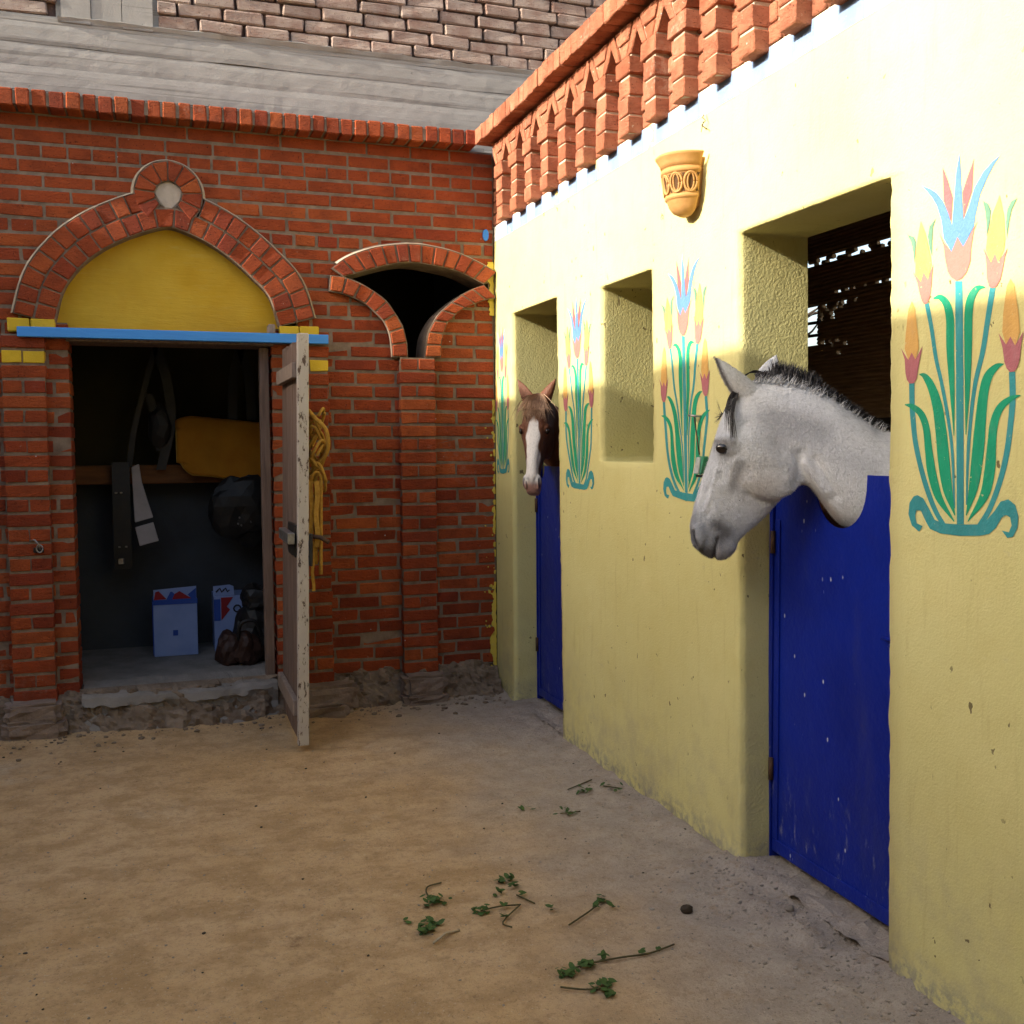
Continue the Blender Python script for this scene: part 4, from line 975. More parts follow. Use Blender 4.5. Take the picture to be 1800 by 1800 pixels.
# ================================================================== green latch and rod on the wall
lt = on(0, -.03, 1229, 818)
la = empty('wall_latch', lt, 'green enamel latch box with a thin iron rod fixed over the painted lily', 'latch')
cy = lt[1]; cz = lt[2]
bm = bmesh.new(); v = addbox(bm, -.042, -.003, cy-.026, cy+.022, cz-.032, cz+.034)
for q in v:
    if q.co.z > cz and q.co.x < -.03: q.co.x += .014
bmesh.ops.bevel(bm, geom=bm.edges[:], offset=.004, segments=1, affect='EDGES'); frombm('latch_box', bm, 'green_enamel', la)
prism('latch_face', [(cy-.020, cz-.030), (cy+.018, cz-.030), (cy+.014, cz+.030), (cy-.014, cz+.030)], lambda u, v_, d: (-.0425+(v_-cz+.032)*.21+d, u, v_), -.004, .0, 'grey_enamel', la)
box('latch_shelf', -.04, -.004, cy-.03, cy+.012, cz-.044, cz-.035, 'dark_iron', la, .003)
rp = on(0, -.02, 1217, 731)
tubes('rod', [([(-.018, rp[1]-.01, rp[2]), (-.018, cy+.02, cz+.04)], .0026)], 'rusty_iron', la)
tubes('bracket', [([(-.002, rp[1]-.035, rp[2]-.004), (-.030, rp[1]-.018, rp[2]), (-.034, rp[1]+.006, rp[2]+.002)], .0045)], 'worn_steel', la)

# ================================================================== stable interior
st = empty('stable_interior', (1.5, 4, 0), 'dark stall interior with dim plaster walls behind the yellow stable wall', 'stable')
SX = 2.3
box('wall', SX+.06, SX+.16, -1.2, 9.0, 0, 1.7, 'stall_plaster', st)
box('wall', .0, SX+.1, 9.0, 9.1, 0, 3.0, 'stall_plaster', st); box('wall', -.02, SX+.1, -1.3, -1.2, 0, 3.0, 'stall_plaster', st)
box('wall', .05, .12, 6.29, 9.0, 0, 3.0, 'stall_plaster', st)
rnd = random.Random(5)
screen = empty('reed_screen', (SX, 5, 1.7), 'dark reed matting at the back of the stalls with broken slits of daylight', 'screen')
rf = bmesh.new(); z = 1.69
HOLES = [(2.735, .011, 5.15, 6.35, .16), (2.52, .010, 5.2, 5.85, .07), (2.44, .016, 5.62, 6.05, .06), (2.40, .013, 5.75, 6.02, .05), (2.365, .012, 5.85, 6.0, .05), (2.20, .013, 5.80, 5.96, .05), (2.165, .013, 5.72, 5.90, .05), (2.12, .012, 5.78, 5.93, .05)]
while z < 2.99:
    cuts = [(6.035, 6.75)] if 2.17 < z < 2.44 else []
    for hz_, hh, ya, yb, ln in HOLES:
        if abs(z-hz_) < .017:
            y = ya
            while y < yb: L_ = rnd.uniform(.35, 1.0)*ln; cuts.append((y, y+L_)); y += L_+rnd.uniform(.015, .12)
    cuts.sort(); y = -1.2
    for c0_, c1_ in cuts+[(9.0, 9.0)]:
        if c0_ > y+.01:
            yy = [y, (y+c0_)/2, c0_]; tube(rf, [(SX+rnd.uniform(-.005, .005), q, z+rnd.uniform(-.004, .004)) for q in yy], .0185, 5)
        y = max(y, c1_)
    z += .0265
tag(frombm('reeds', rf, 'reed', screen), kind='stuff')
for z in (2.245, 2.33): tubes('window_bar', [([(SX-.02, 6.0, z), (SX-.02, 6.8, z+.02)], .011)], 'dark_iron', screen)
for yq in (2.2, 3.7, 5.0, 6.78): box('screen_post', SX-.07, SX-.02, yq, yq+.06, 0, 3.0, 'bark', screen, .006)
reed_roof = empty('reed_roof', (1.2, 4, 3.0), 'dark reed thatch roof over the stalls', 'roof')
rf = bmesh.new(); x = .05
while x < SX+.3:
    tube(rf, [(x, -1.2, 3.02+rnd.uniform(-.006, .006)), (x+rnd.uniform(-.004, .004), 3.9, 3.02), (x, 9.0, 3.02)], .024, 5); x += .034
tag(frombm('reeds', rf, 'reed', reed_roof), kind='stuff')
for yq in (2.0, 3.6, 5.2, 6.8): box('rafter', .3, SX, yq, yq+.07, 2.90, 2.994, 'bark', reed_roof, .006)
bt = empty('bare_tree', (3.6, 8.4, 0), 'bare branched tree outside the stall window', 'tree')
tubes('trunk', [([(3.6, 8.45, 0), (3.6, 8.4, 1.5), (3.65, 8.3, 2.6), (3.7, 8.5, 4.2)], [.12, .10, .07, .03])], 'bark', bt)
for k in range(22):
    z0 = rnd.uniform(2.0, 3.6); a = rnd.uniform(0, 6.28); L_ = rnd.uniform(.3, .9)
    tubes('branch', [([(3.65, 8.32, z0), (3.65+.5*L_*math.cos(a), 8.32+.5*L_*math.sin(a), z0+.1), (3.65+L_*math.cos(a), 8.32+L_*math.sin(a), z0-.1+.5*rnd.random())], [.018, .01, .003])], 'bark', bt, 5)

# ================================================================== building across the yard (its shadow falls on the stable wall)
def opposite():
    X = -6.0; e = empty('opposite_building', (X, 2, 0), 'plain plastered building closing the far side of the yard', 'building')
    ys = [-14, 2.0, 3.0, 4.0, 4.6, 6.0, 14]; zt = [1.884, 1.884, 1.874, 1.834, 1.80, 1.795, 1.795]
    top = [(y-.065*6, z+SUN_TAN*6.0) for y, z in zip(ys, zt)]
    poly = [(-14, -.1)]+top+[(14, -.1)]
    prism('wall', [(y, z) for y, z in poly], lambda u, v, d: (X+d, u, v), -.4, 0, 'far_plaster', e)
opposite()
def south_skylight_blocker():  # added out of view to keep low skylight off the back wall
    e = empty('skylight_blocker', (-1.5, -3.2, 0), 'unseen plain plastered building added behind the viewer to cut low skylight', 'building')
    box('wall', -6.0, 2.6, -3.6, -3.2, -.1, 4.7, 'far_plaster', e)
south_skylight_blocker()

# ================================================================== horses
HA = RAD(150); HP0 = on(0, .13, 1450, 850)           # point where the neck passes over the door, heading of the white horse
HFW = np.array([math.cos(HA), math.sin(HA), 0]); HLF = np.array([-math.sin(HA), math.cos(HA), 0])   # forward, left
def hz(x, y, w=0.0):
    """photo detail coordinates -> (forward, up) in the horse's plane, w metres to its left"""
    X, Y = 1180+x/4.0909, 580+y/4.0909
    d = np.array([(X-900)/FPX, (Y-900)/FPX, 1.0]) @ CM; o = HP0+HLF*w
    t = ((o-CAM)@HLF)/(d@HLF); q = CAM+t*d
    return np.array([(q-HP0)@HFW, q[2]])
ST = [  # top point, bottom point, half width, squareness, jaw taper
 ((262, 1632), (345, 1652), .022, .9, 0), ((205, 1597), (400, 1640), .038, .85, .05), ((152, 1510), (462, 1580), .049, .8, .12), ((132, 1425), (482, 1520), .051, .75, .2),
 ((148, 1330), (528, 1470), .048, .72, .24), ((174, 1230), (605, 1400), .047, .68, .22), ((204, 1130), (690, 1318), .053, .66, .22), ((238, 1020), (765, 1238), .064, .64, .16),
 ((272, 920), (842, 1165), .078, .62, .10), ((300, 825), (895, 1125), .091, .62, .06), ((328, 730), (930, 1112), .096, .64, .04), ((360, 635), (960, 1115), .095, .66, .0),
 ((405, 535), (985, 1125), .090, .70, .0), ((460, 440), (1005, 1140), .083, .75, .0), ((530, 383), (1025, 1165), .078, .85, -.05), ((610, 360), (1050, 1195), .076, .95, -.1),
 ((720, 352), (1092, 1255), .076, 1.0, -.15), ((850, 370), (1140, 1320), .080, 1.0, -.18), ((1000, 415), (1205, 1390), .086, 1.0, -.2), ((1120, 472), (1300, 1440), .094, 1.0, -.2),
 ((1260, 562), (1420, 1490), .104, 1.0, -.2), ((1400, 652), (1540, 1560), .116, 1.0, -.2), ((1535, 722), (1660, 1650), .13, 1.0, -.15)]
def horse_surface(bend=0.0):
    tops = [hz(*s[0]) for s in ST]; bots = [hz(*s[1]) for s in ST]
    par_ = [np.array(s[2:5]) for s in ST]
    # shoulders, barrel and rump behind the door
    for f, zt, zb, hw in ((-.42, 1.50, .95, .16), (-.62, 1.47, .80, .20), (-.9, 1.43, .74, .235), (-1.3, 1.39, .70, .26), (-1.65, 1.40, .72, .255), (-1.95, 1.42, .82, .23), (-2.12, 1.32, .95, .15), (-2.17, 1.2, 1.08, .06)):
        tops.append(np.array([f, zt])); bots.append(np.array([f-.02, zb])); par_.append(np.array([hw, 1.0, 0]))
    A = crom(np.hstack([np.array(tops), np.array(bots), np.array(par_)]), 5)
    NS = 36; v = []; f = []
    for r in A:
        T, B, hw, sq, tp_ = r[:2], r[2:4], max(r[4], .01), r[5], r[6]
        c = (T+B)/2; h = (T-B)/2
        for k in range(NS):
            th = 2*math.pi*k/NS; ct, s_ = math.cos(th), math.sin(th)
            lat = hw*math.copysign(abs(s_)**sq, s_)*(1-tp_*(1-ct)/1.0*.9)
            q = c+h*math.copysign(abs(ct)**.95, ct); v.append((q[0], lat, q[1]))
    n = len(A)
    for i in range(n-1):
        for k in range(NS): f.append((i*NS+k, i*NS+(k+1) % NS, (i+1)*NS+(k+1) % NS, (i+1)*NS+k))
    f.append(tuple(range(NS))[::-1]); f.append(tuple((n-1)*NS+k for k in range(NS)))
    bm = bmesh.new(); bv = [bm.verts.new(q) for q in v]
    for q in f: bm.faces.new([bv[i] for i in q])
    def blob(c, r, rot=None):
        g = bmesh.ops.create_icosphere(bm, subdivisions=3, radius=1.0)['verts']
        for q in g:
            p = Vector((q.co.x*r[0], q.co.y*r[1], q.co.z*r[2]))
            if rot: p = rot @ p
            q.co = p+Vector(c)
    for s in (1, -1):
        e = hz(405, 850); blob((e[0]-.016, s*.068, e[1]+.010), (.046, .026, .036))                 # orbit
        j = hz(720, 960); blob((j[0], s*.054, j[1]), (.110, .034, .115))                            # cheek
        nn_ = hz(185, 1475); blob((nn_[0]-.006, s*.036, nn_[1]), (.028, .020, .045))                 # nostril wing
    # ears
    for s, base, tip, wb in ((1, hz(525, 440, .045), hz(308, 192, .075), .036), (-1, hz(690, 340, -.05), hz(757, 176, -.075), .034)):
        if bend: base, tip = (hz(560, 430), hz(600, 175)) if s > 0 else (hz(560, 430), hz(600, 175))
        b3 = Vector((base[0], s*.048, base[1])); t3 = Vector((tip[0], s*(.075 if not bend else .115), tip[1])); ax = (t3-b3).normalized()
        wv = ax.cross(Vector((0, 1, 0))).normalized() if not bend else ax.cross(Vector((1, 0, 0))).normalized(); tv = ax.cross(wv)
        rows = []
        for k, t in enumerate(np.linspace(-.12, 1, 14)):
            ww = wb*float(np.interp(t, [-.12, .05, .25, .5, .75, .92, 1], [1.25, 1.15, 1.02, .82, .48, .18, .03])); th_ = .013*(1-.55*max(t, 0))
            c = b3+(t3-b3)*t
            rows.append([bm.verts.new(c+wv*ww*math.cos(a)+tv*(th_*math.sin(a)+ww*.32*math.cos(a)**2*s)) for a in np.linspace(0, 2*math.pi, 13)[:-1]])
        for i in range(len(rows)-1):
            for k in range(12): bm.faces.new((rows[i][k], rows[i][(k+1) % 12], rows[i+1][(k+1) % 12], rows[i+1][k]))
        bm.faces.new(rows[0][::-1]); bm.faces.new(rows[-1])
    # legs
    for fx, s in ((-.72, 1), (-.66, -1), (-1.92, 1), (-1.98, -1)):
        hind = fx < -1.5
        pts = [(fx, s*.13, 1.0), (fx+(.06 if hind else .02), s*.14, .72), (fx+(-.07 if hind else .02), s*.14, .47), (fx+(-.03 if hind else .0), s*.14, .20), (fx+.0, s*.14, .10), (fx+.05, s*.14, .012)]
        tube(bm, crom(pts, 4), [float(q) for q in np.interp(np.linspace(0, 5, 21), range(6), [.14, .085, .052, .036, .040, .055])], 12)
    bmesh.ops.recalc_face_normals(bm, faces=bm.faces[:])
    me = bpy.data.meshes.new('tmp'); bm.to_mesh(me); bm.free()
    o = bpy.data.objects.new('tmp', me); col.objects.link(o)
    m_ = o.modifiers.new('r', 'REMESH'); m_.mode = 'VOXEL'; m_.voxel_size = .0048
    sm = o.modifiers.new('s', 'SMOOTH'); sm.factor = .5; sm.iterations = 5
    dg = bpy.context.evaluated_depsgraph_get(); out = bpy.data.meshes.new_from_object(o.evaluated_get(dg))
    bpy.data.objects.remove(o); bpy.data.meshes.remove(me)
    return out
def gauss(d, s): return np.exp(-(d/s)**2)
def segd(P, a, b):
    a, b = np.array(a), np.array(b); t = np.clip(((P-a)@(b-a))/((b-a)@(b-a)), 0, 1); return np.linalg.norm(P-(a+t[:, None]*(b-a)), axis=1)
def polyd(P, pts): return np.min([segd(P, pts[i], pts[i+1]) for i in range(len(pts)-1)], axis=0)
def sstep(x, a, b): t = np.clip((x-a)/(b-a), 0, 1); return t*t*(3-2*t)
def make_horse(name, label, white):
    me = horse_surface(0.0 if white else 1.0); n = len(me.vertices)
    co = np.empty(n*3); me.vertices.foreach_get('co', co); co = co.reshape(-1, 3)
    no = np.empty(n*3); me.vertex_normals.foreach_get('vector', no); no = no.reshape(-1, 3)
    P = co[:, [0, 2]]; side = np.clip(np.abs(no[:, 1])*1.5, 0, 1); head = (P[:, 0] > hz(900, 900)[0]-.05).astype(float)
    H = lambda *q: [hz(*p) for p in q]
    d = np.zeros(n)
    d += .0028*gauss(polyd(P, H((455, 930), (430, 1020), (400, 1120))), .014)*side            # facial crest
    d -= .0024*gauss(polyd(P, H((510, 980), (475, 1110), (540, 1180))), .026)*side             # hollow behind crest
    d -= .0032*gauss(polyd(P, H((545, 1180), (640, 1230), (740, 1228))), .010)*side             # lower edge of cheek
    d -= .0060*gauss(polyd(P, H((915, 880), (905, 1000), (890, 1090))), .016)*side              # behind the jaw
    d -= .0060*gauss(np.linalg.norm(P-hz(520, 690), axis=1), .024)*side                         # hollow above the eye
    d += .0050*gauss(polyd(P, H((335, 790), (385, 775), (440, 800))), .010)*side                # brow
    d -= .0090*gauss(np.linalg.norm(P-hz(374, 850), axis=1), .0135)*side                        # eye socket
    d -= .0100*gauss(polyd(P, H((150, 1440), (155, 1500), (185, 1540))), .0085)*side            # nostril
    d -= .0055*gauss(polyd(P, H((305, 1655), (312, 1570), (330, 1490))), .0055)    # mouth
    d -= .0030*gauss(polyd(P, H((470, 1530), (420, 1480))), .008)*side
    d += .0035*gauss(polyd(P, H((330, 1330), (300, 1200), (335, 1110))), .014)*side             # nasal muscle
    d -= .0030*gauss(polyd(P, H((255, 1330), (235, 1240), (280, 1130))), .012)*side
    d += .0070*gauss(polyd(P, H((960, 960), (1010, 1030), (1100, 1150))), .020)*side            # jugular muscle
    d -= .0060*gauss(polyd(P, H((1010, 930), (1080, 1050), (1160, 1180))), .018)*side
    d += .0040*gauss(polyd(P, H((330, 1000), (300, 1120), (245, 1290))), .007)*side
    d *= 1.35 if white else .9
    co = co+no*d[:, None]
    # ---- coat colour
    rng_ = np.random.RandomState(2)
    if white:
        c = np.tile(np.array([.655, .67, .70]), (n, 1))
        def blend(col_, k): 
            nonlocal c
            k = np.clip(k, 0, 1)[:, None]; c = c*(1-k)+np.array(col_)*k
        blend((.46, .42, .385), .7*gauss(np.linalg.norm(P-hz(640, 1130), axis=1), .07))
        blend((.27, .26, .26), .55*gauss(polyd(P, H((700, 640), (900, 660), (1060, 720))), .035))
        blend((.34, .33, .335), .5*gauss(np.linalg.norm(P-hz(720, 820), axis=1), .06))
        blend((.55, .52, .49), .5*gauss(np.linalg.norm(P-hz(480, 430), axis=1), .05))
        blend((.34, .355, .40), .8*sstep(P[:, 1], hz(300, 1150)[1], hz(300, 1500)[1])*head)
        blend((.07, .067, .072), .9*gauss(polyd(P, H((320, 1400), (390, 1440), (330, 1500))), .026))
        blend((.20, .205, .225), .6*gauss(polyd(P, H((160, 1350), (230, 1450), (260, 1540))), .03))
        blend((.05, .045, .047), .97*sstep(P[:, 1], hz(200, 1500)[1], hz(200, 1590)[1])*(P[:, 0] > hz(320, 1600)[0]))
        blend((.22, .21, .22), .85*sstep(P[:, 1], hz(400, 1510)[1], hz(400, 1640)[1])*(P[:, 0] <= hz(320, 1600)[0])*head)
        blend((.06, .055, .06), .95*gauss(polyd(P, H((150, 1440), (155, 1500), (185, 1540))), .010))
        blend((.03, .025, .03), .98*gauss(polyd(P, H((300, 1655), (312, 1570), (335, 1490))), .005))
        blend((.03, .027, .03), 1.0*gauss(np.linalg.norm((P-hz(374, 850))*np.array([.8, 1.05]), axis=1), .0240)**3)
        blend((.16, .155, .165), .6*gauss(np.linalg.norm(P-hz(380, 850), axis=1), .034))
        blend((.20, .19, .20), .6*gauss(polyd(P, H((330, 800), (440, 800))), .010))
        blend((.25, .24, .25), .5*gauss(polyd(P, H((500, 960), (440, 1120))), .015))
        blend((.33, .345, .39), .5*gauss(polyd(P, H((700, 640), (900, 700), (1150, 850), (1400, 1000))), .06))
        blend((.68, .68, .70), .8*gauss(np.linalg.norm(P-hz(1000, 990), axis=1), .035))
        blend((.32, .27, .24), .55*gauss(polyd(P, H((950, 1120), (1100, 1260), (1220, 1390))), .014))
        blend((.07, .06, .06), .9*gauss(polyd(P, H((310, 190), (345, 280), (405, 400), (470, 500))), .0065))
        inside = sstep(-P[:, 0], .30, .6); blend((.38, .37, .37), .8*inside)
    else:
        c = np.tile(np.array([.125, .043, .019]), (n, 1)); ay = np.abs(co[:, 1])
        def blend(col_, k):
            nonlocal c
            k = np.clip(k, 0, 1)[:, None]; c = c*(1-k)+np.array(col_)*k
        wav = np.array([nz(q, 16, 4) for q in co[::1]])*.010
        z0 = hz(340, 690)[1]; zn = hz(130, 1430)[1]
        wid = np.interp(P[:, 1], [zn-.08, zn, zn+.13, (z0+zn)/2+.06, z0-.02, z0+.03], [.065, .058, .034, .036, .024, .0])
        front = sstep(no[:, 0], .05, .35)
        blend((.70, .67, .65), sstep(wid*1.12+wav-ay, -.003, .004)*front*(P[:, 1] < z0+.04)*head)
        blend((.46, .27, .24), sstep(-P[:, 1], -hz(200, 1440)[1], -hz(200, 1530)[1])*head)
        blend((.25, .13, .11), .7*gauss(np.linalg.norm(P-hz(250, 1630), axis=1), .03))
        blend((.04, .02, .02), .95*gauss(polyd(P, H((150, 1440), (155, 1500), (185, 1540))), .012)*side)
        blend((.02, .012, .01), gauss(np.linalg.norm(P-hz(372, 850), axis=1), .017)**1.5)
        blend((.08, .03, .02), .8*gauss(polyd(P, H((305, 1655), (312, 1570), (335, 1490))), .005))
        # turn the neck and body sideways into the stall
        x0 = hz(800, 800)[0]; t = sstep(x0-co[:, 0], 0, .38); phi = -RAD(62)*t
        px = co[:, 0]-x0; cs, sn = np.cos(phi), np.sin(phi); ox, oy = co[:, 0].copy(), co[:, 1].copy()
        co[:, 0] = x0+px*cs-oy*sn; co[:, 1] = px*sn+oy*cs
    me.vertices.foreach_set('co', co.ravel()); me.update()
    at = me.attributes.new('coat', 'FLOAT_COLOR', 'POINT'); at.data.foreach_set('color', np.hstack([c, np.ones((n, 1))]).ravel())
    me.name = name
    me.polygons.foreach_set('use_smooth', [True]*len(me.polygons))
    o = bpy.data.objects.new(name, me); col.objects.link(o); me.materials.clear(); me.materials.append(MT['grey_coat' if white else 'chestnut_coat'])
    tag(o, label, 'horse')
    return o
def coat(name, white):
    n = N(name); tc = n.new('ShaderNodeTexCoord').outputs['Object']
    b = n.attr('coat')
    v = n.scaled((1, 1, .55), tc)
    if white:
        v2 = n.scaled((.55, 1, 1.1), tc)
        b = n.mix(n.rng(n.noise(85, 5, .7, v2, .6), .50, .70, 0, .5), b, n.mix(.55, b, (.10, .095, .10)))
        b = n.mix(n.rng(n.noise(20, 5, .65, v), .45, .72, 0, .55), b, n.mix(.45, b, (.17, .17, .18)))
        b = n.mix(1.0, b, n.ramp(n.noise(150, 3, .6, v2), [(.3, .88), (.7, 1.10)]), 'MULTIPLY')
        b = n.mix(n.rng(n.voro(24, tc), .05, .03), b, (.06, .05, .05))
    else:
        b = n.mix(n.rng(n.noise(120, 4, .6, v), .45, .75, 0, .5), b, n.mix(.4, b, (.02, .01, .005)))
    h = n.math('ADD', n.noise(130, 5, .7, v), n.math('MULTIPLY', n.noise(30, 4), .5))
    MT[name] = n.done(b, .62 if white else .5, n.bump(h, .55, .006), spec=.25)
    n.b.inputs['Sheen Weight'].default_value = .08
coat('grey_coat', True); coat('chestnut_coat', False)
n_ = N('eye_gloss'); MT['eye_gloss'] = n_.done((.012, .008, .007), .06, spec=.7)
n_ = N('dark_hair'); MT['dark_hair'] = n_.done(n_.mix(n_.rng(n_.noise(160, 2), .45, .7), (.022, .020, .022), (.085, .08, .085)), .5, spec=.4)
n_ = N('white_hair'); MT['white_hair'] = n_.done(n_.mix(n_.rng(n_.noise(160, 2), .45, .7), (.42, .42, .43), (.6, .6, .6)), .6, spec=.3)
n_ = N('chestnut_hair'); MT['chestnut_hair'] = n_.done(n_.mix(n_.rng(n_.noise(140, 2), .4, .7), (.34, .20, .125), (.46, .31, .20)), .5, spec=.4)
def blades(name, lst, mat, parent):
    """hair locks: list of (points, root width); tapered strips"""
    v = []; f = []
    for pts, wd in lst:
        p = [Vector(q) for q in pts]; n = len(p); t0 = (p[-1]-p[0]).normalized(); s = t0.cross(Vector((random.uniform(-1, 1), random.uniform(-1, 1), random.uniform(-1, 1)))).normalized()
        b = len(v)
        for i, q in enumerate(p):
            w_ = wd*(1-(i/(n-1))**1.5)*.5+.0002; v += [tuple(q-s*w_), tuple(q+s*w_)]
        for i in range(n-1): f.append((b+2*i, b+2*i+1, b+2*i+3, b+2*i+2))
    me = bpy.data.meshes.new(name); me.from_pydata(v, [], f); me.materials.append(MT[mat]); o = bpy.data.objects.new(name, me); col.objects.link(o); o.parent = parent; return o
def hp(x, y, w): q = hz(x, y, w); return (q[0], w, q[1])
# ---- the white horse
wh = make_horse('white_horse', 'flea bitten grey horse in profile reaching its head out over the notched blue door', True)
wh.location = (HP0[0], HP0[1], 0); wh.rotation_euler = (0, 0, HA)
def eyes(parent, r=.0205):
    for s in (1, -1):
        e = hz(374, 850); bm = bmesh.new(); bmesh.ops.create_uvsphere(bm, u_segments=24, v_segments=14, radius=r)
        near_ = [abs(q.co.y) for q in parent.data.vertices if abs(q.co.x-e[0]) < .008 and abs(q.co.z-e[1]) < .008 and q.co.y*s > 0]
        ys_ = float(np.max(near_))
        for q in bm.verts: q.co = Vector((q.co.x*1.2+e[0], q.co.y*.62+s*(ys_-.0055), q.co.z*.92+e[1]))
        o = frombm('eye', bm, 'eye_gloss', None, True); o.parent = parent
eyes(wh)
rnd = random.Random(11); dark = []; pale = []
crest = crom([(600, 352), (720, 345), (850, 362), (1000, 408), (1120, 465), (1260, 556), (1400, 646), (1540, 716)], 8)
for k in range(2600):
    i = rnd.random()**.9*(len(crest)-1.01); a = crest[int(i)]+(crest[int(i)+1]-crest[int(i)])*(i-int(i)); u = i/len(crest)
    tall = (1-u)*.75+.35; tall *= 1 if .12 < u else .6
    h = rnd.uniform(40, 120)*tall*(1.25 if .15 < u < .48 else .8)
    w0 = rnd.uniform(-.022, .016); lean = rnd.uniform(-25, 60)
    root = hp(a[0], a[1]+18, w0); m1 = hp(a[0]+lean*.35, a[1]-h*.5, w0*.8-.008); tp_ = hp(a[0]+lean, a[1]-h, w0*.6-rnd.uniform(0, .03))
    dark.append(((root, m1, tp_), .0046))
for k in range(260):
    i = rnd.random()*(len(crest)-1.01); a = crest[int(i)]+(crest[int(i)+1]-crest[int(i)])*(i-int(i)); w0 = rnd.uniform(.008, .030)
    h = rnd.uniform(-5, 62); root = hp(a[0]+rnd.uniform(-40, 10), a[1]+rnd.uniform(24, 52), w0*.6+.026); tp_ = hp(a[0]+rnd.uniform(0, 50), a[1]-h*.6, w0*.6)
    pale.append(((root, tuple((np.array(root)+np.array(tp_))/2+np.array([0, .003, .003])), tp_), .0026))
for k in range(120):      # forelock
    w0 = rnd.uniform(-.02, .058); x0 = rnd.uniform(440, 500)
    end = rnd.uniform(560, 800); dx = rnd.uniform(-25, 15)
    if w0 < .02: pts = [hp(520, 370, w0), hp(430, 470, w0+.0), hp(372, 600, w0), hp(330-rnd.uniform(0, 22), end*.85, w0)]
    else: pts = [hp(520, 380, .03), hp(x0-20, 470, .062), hp(x0-50+dx*.3, 580, .082), hp(x0-45+dx, end, .096)]
    dark.append((tuple(tuple(q) for q in crom(pts, 4)), .0034))
for k in range(26):
    w0 = rnd.uniform(.055, .075); x0 = rnd.uniform(-14, 14)
    dark.append((tuple(tuple(q) for q in crom([hp(500, 400, .04), hp(462+x0, 480, .068), hp(440+x0, 600, w0+.022), hp(446+x0*1.5, 700, w0+.030), hp(452+x0*2, rnd.uniform(760, 850), w0+.031)], 4)), .0024))
for k in range(40):
    a = rnd.uniform(0, 1); dark.append((tuple(tuple(q) for q in crom([hp(505+a*20, 340, 0), hp(560+a*30, 310-a*18, -.01), hp(640+a*20, 312-a*10, -.02), hp(700, 345, -.03)], 4)), .003))
blades('mane', dark, 'dark_hair', wh); blades('mane_roots', pale, 'white_hair', wh)
def fur(horse, count, x_min, y_min, length, name):
    me = horse.data; n = len(me.vertices); co = np.empty(n*3); me.vertices.foreach_get('co', co); co = co.reshape(-1, 3)
    no = np.empty(n*3); me.vertex_normals.foreach_get('vector', no); no = no.reshape(-1, 3)
    cl = np.empty(n*4); me.attributes['coat'].data.foreach_get('color', cl); cl = cl.reshape(-1, 4)[:, :3]
    ok = np.where((co[:, 0] > x_min) & (co[:, 1] > y_min))[0]; R_ = np.random.RandomState(5); idx = R_.choice(ok, count)
    P = co[idx]+R_.normal(0, .0016, (count, 3)); Nn = no[idx]
    sw = np.stack([mnoise_arr(P*9, 3), mnoise_arr(P*9, 4), mnoise_arr(P*9, 5)], 1)*.7
    flow = np.array([-.35, 0, -.9])+sw; flow -= Nn*np.sum(flow*Nn, 1)[:, None]; flow /= np.linalg.norm(flow, axis=1)[:, None]+1e-6
    L = length*R_.uniform(.6, 1.3, (count, 1)); tip = P+flow*L+Nn*(.0012+L*.14); mid_ = P+flow*L*.5+Nn*(.0006+L*.12)
    sd = np.cross(flow, Nn); wd = R_.uniform(.0004, .0008, (count, 1))
    V = np.stack([P-sd*wd, P+sd*wd, mid_-sd*wd*.8, mid_+sd*wd*.8, tip], 1).reshape(-1, 3)
    F = []
    for i in range(count): b = 5*i; F += [(b, b+1, b+3, b+2), (b+2, b+3, b+4)]
    m_ = bpy.data.meshes.new(name); m_.from_pydata(V.tolist(), [], F)
    br_ = R_.uniform(.86, 1.14, (count, 1)); cc = np.repeat(np.hstack([np.clip(cl[idx]*br_, 0, .8), np.ones((count, 1))]), 5, 0)
    m_.attributes.new('coat', 'FLOAT_COLOR', 'POINT').data.foreach_set('color', cc.ravel())
    m_.materials.append(MT['hair_coat']); o = bpy.data.objects.new(name, m_); col.objects.link(o); o.parent = horse; o['kind'] = 'stuff'
def mnoise_arr(A, k): return np.array([mnoise.noise(Vector((q[0]+k*7.1, q[1]-k*3.3, q[2]+k))) for q in A])
n_ = N('hair_coat'); MT['hair_coat'] = n_.done(n_.attr('coat'), .6, spec=.25)
fur(wh, 42000, hz(1560, 900)[0], -.03, .0085, 'fur')
# ---- the chestnut horse
bh = make_horse('chestnut_horse', 'chestnut horse with a white blaze looking out above its blue door', False)
SC = .93
pv = hz(330, 900); BPT = on(0, -.03, 938, 765); BA = RAD(240)
bh.rotation_euler = (0, 0, BA); bh.scale = (SC, SC, SC)
bh.location = (BPT[0]-SC*math.cos(BA)*pv[0], BPT[1]-SC*math.sin(BA)*pv[0], BPT[2]-SC*pv[1])
eyes(bh, .019)
fl = []
for k in range(420):
    w0 = rnd.gauss(0, .026); sp = rnd.uniform(-.03, .03)
    L_ = rnd.uniform(560, 760)
    pts = [(lambda q: (q[0], w0*.5, q[1]))(hz(560, 372)), (lambda q: (q[0]+.006, w0*1.0, q[1]))(hz(450, 440)), (lambda q: (q[0]+.008, w0*1.5+sp*.3, q[1]))(hz(375, 560)), (lambda q: (q[0]+.006, w0*1.8+sp, q[1]))(hz(335, L_))]
    fl.append((tuple(tuple(q) for q in crom(pts, 4)), .0045))
blades('forelock', fl, 'chestnut_hair', bh)
lowest = min((bh.matrix_basis @ v.co).z for v in bh.data.vertices)

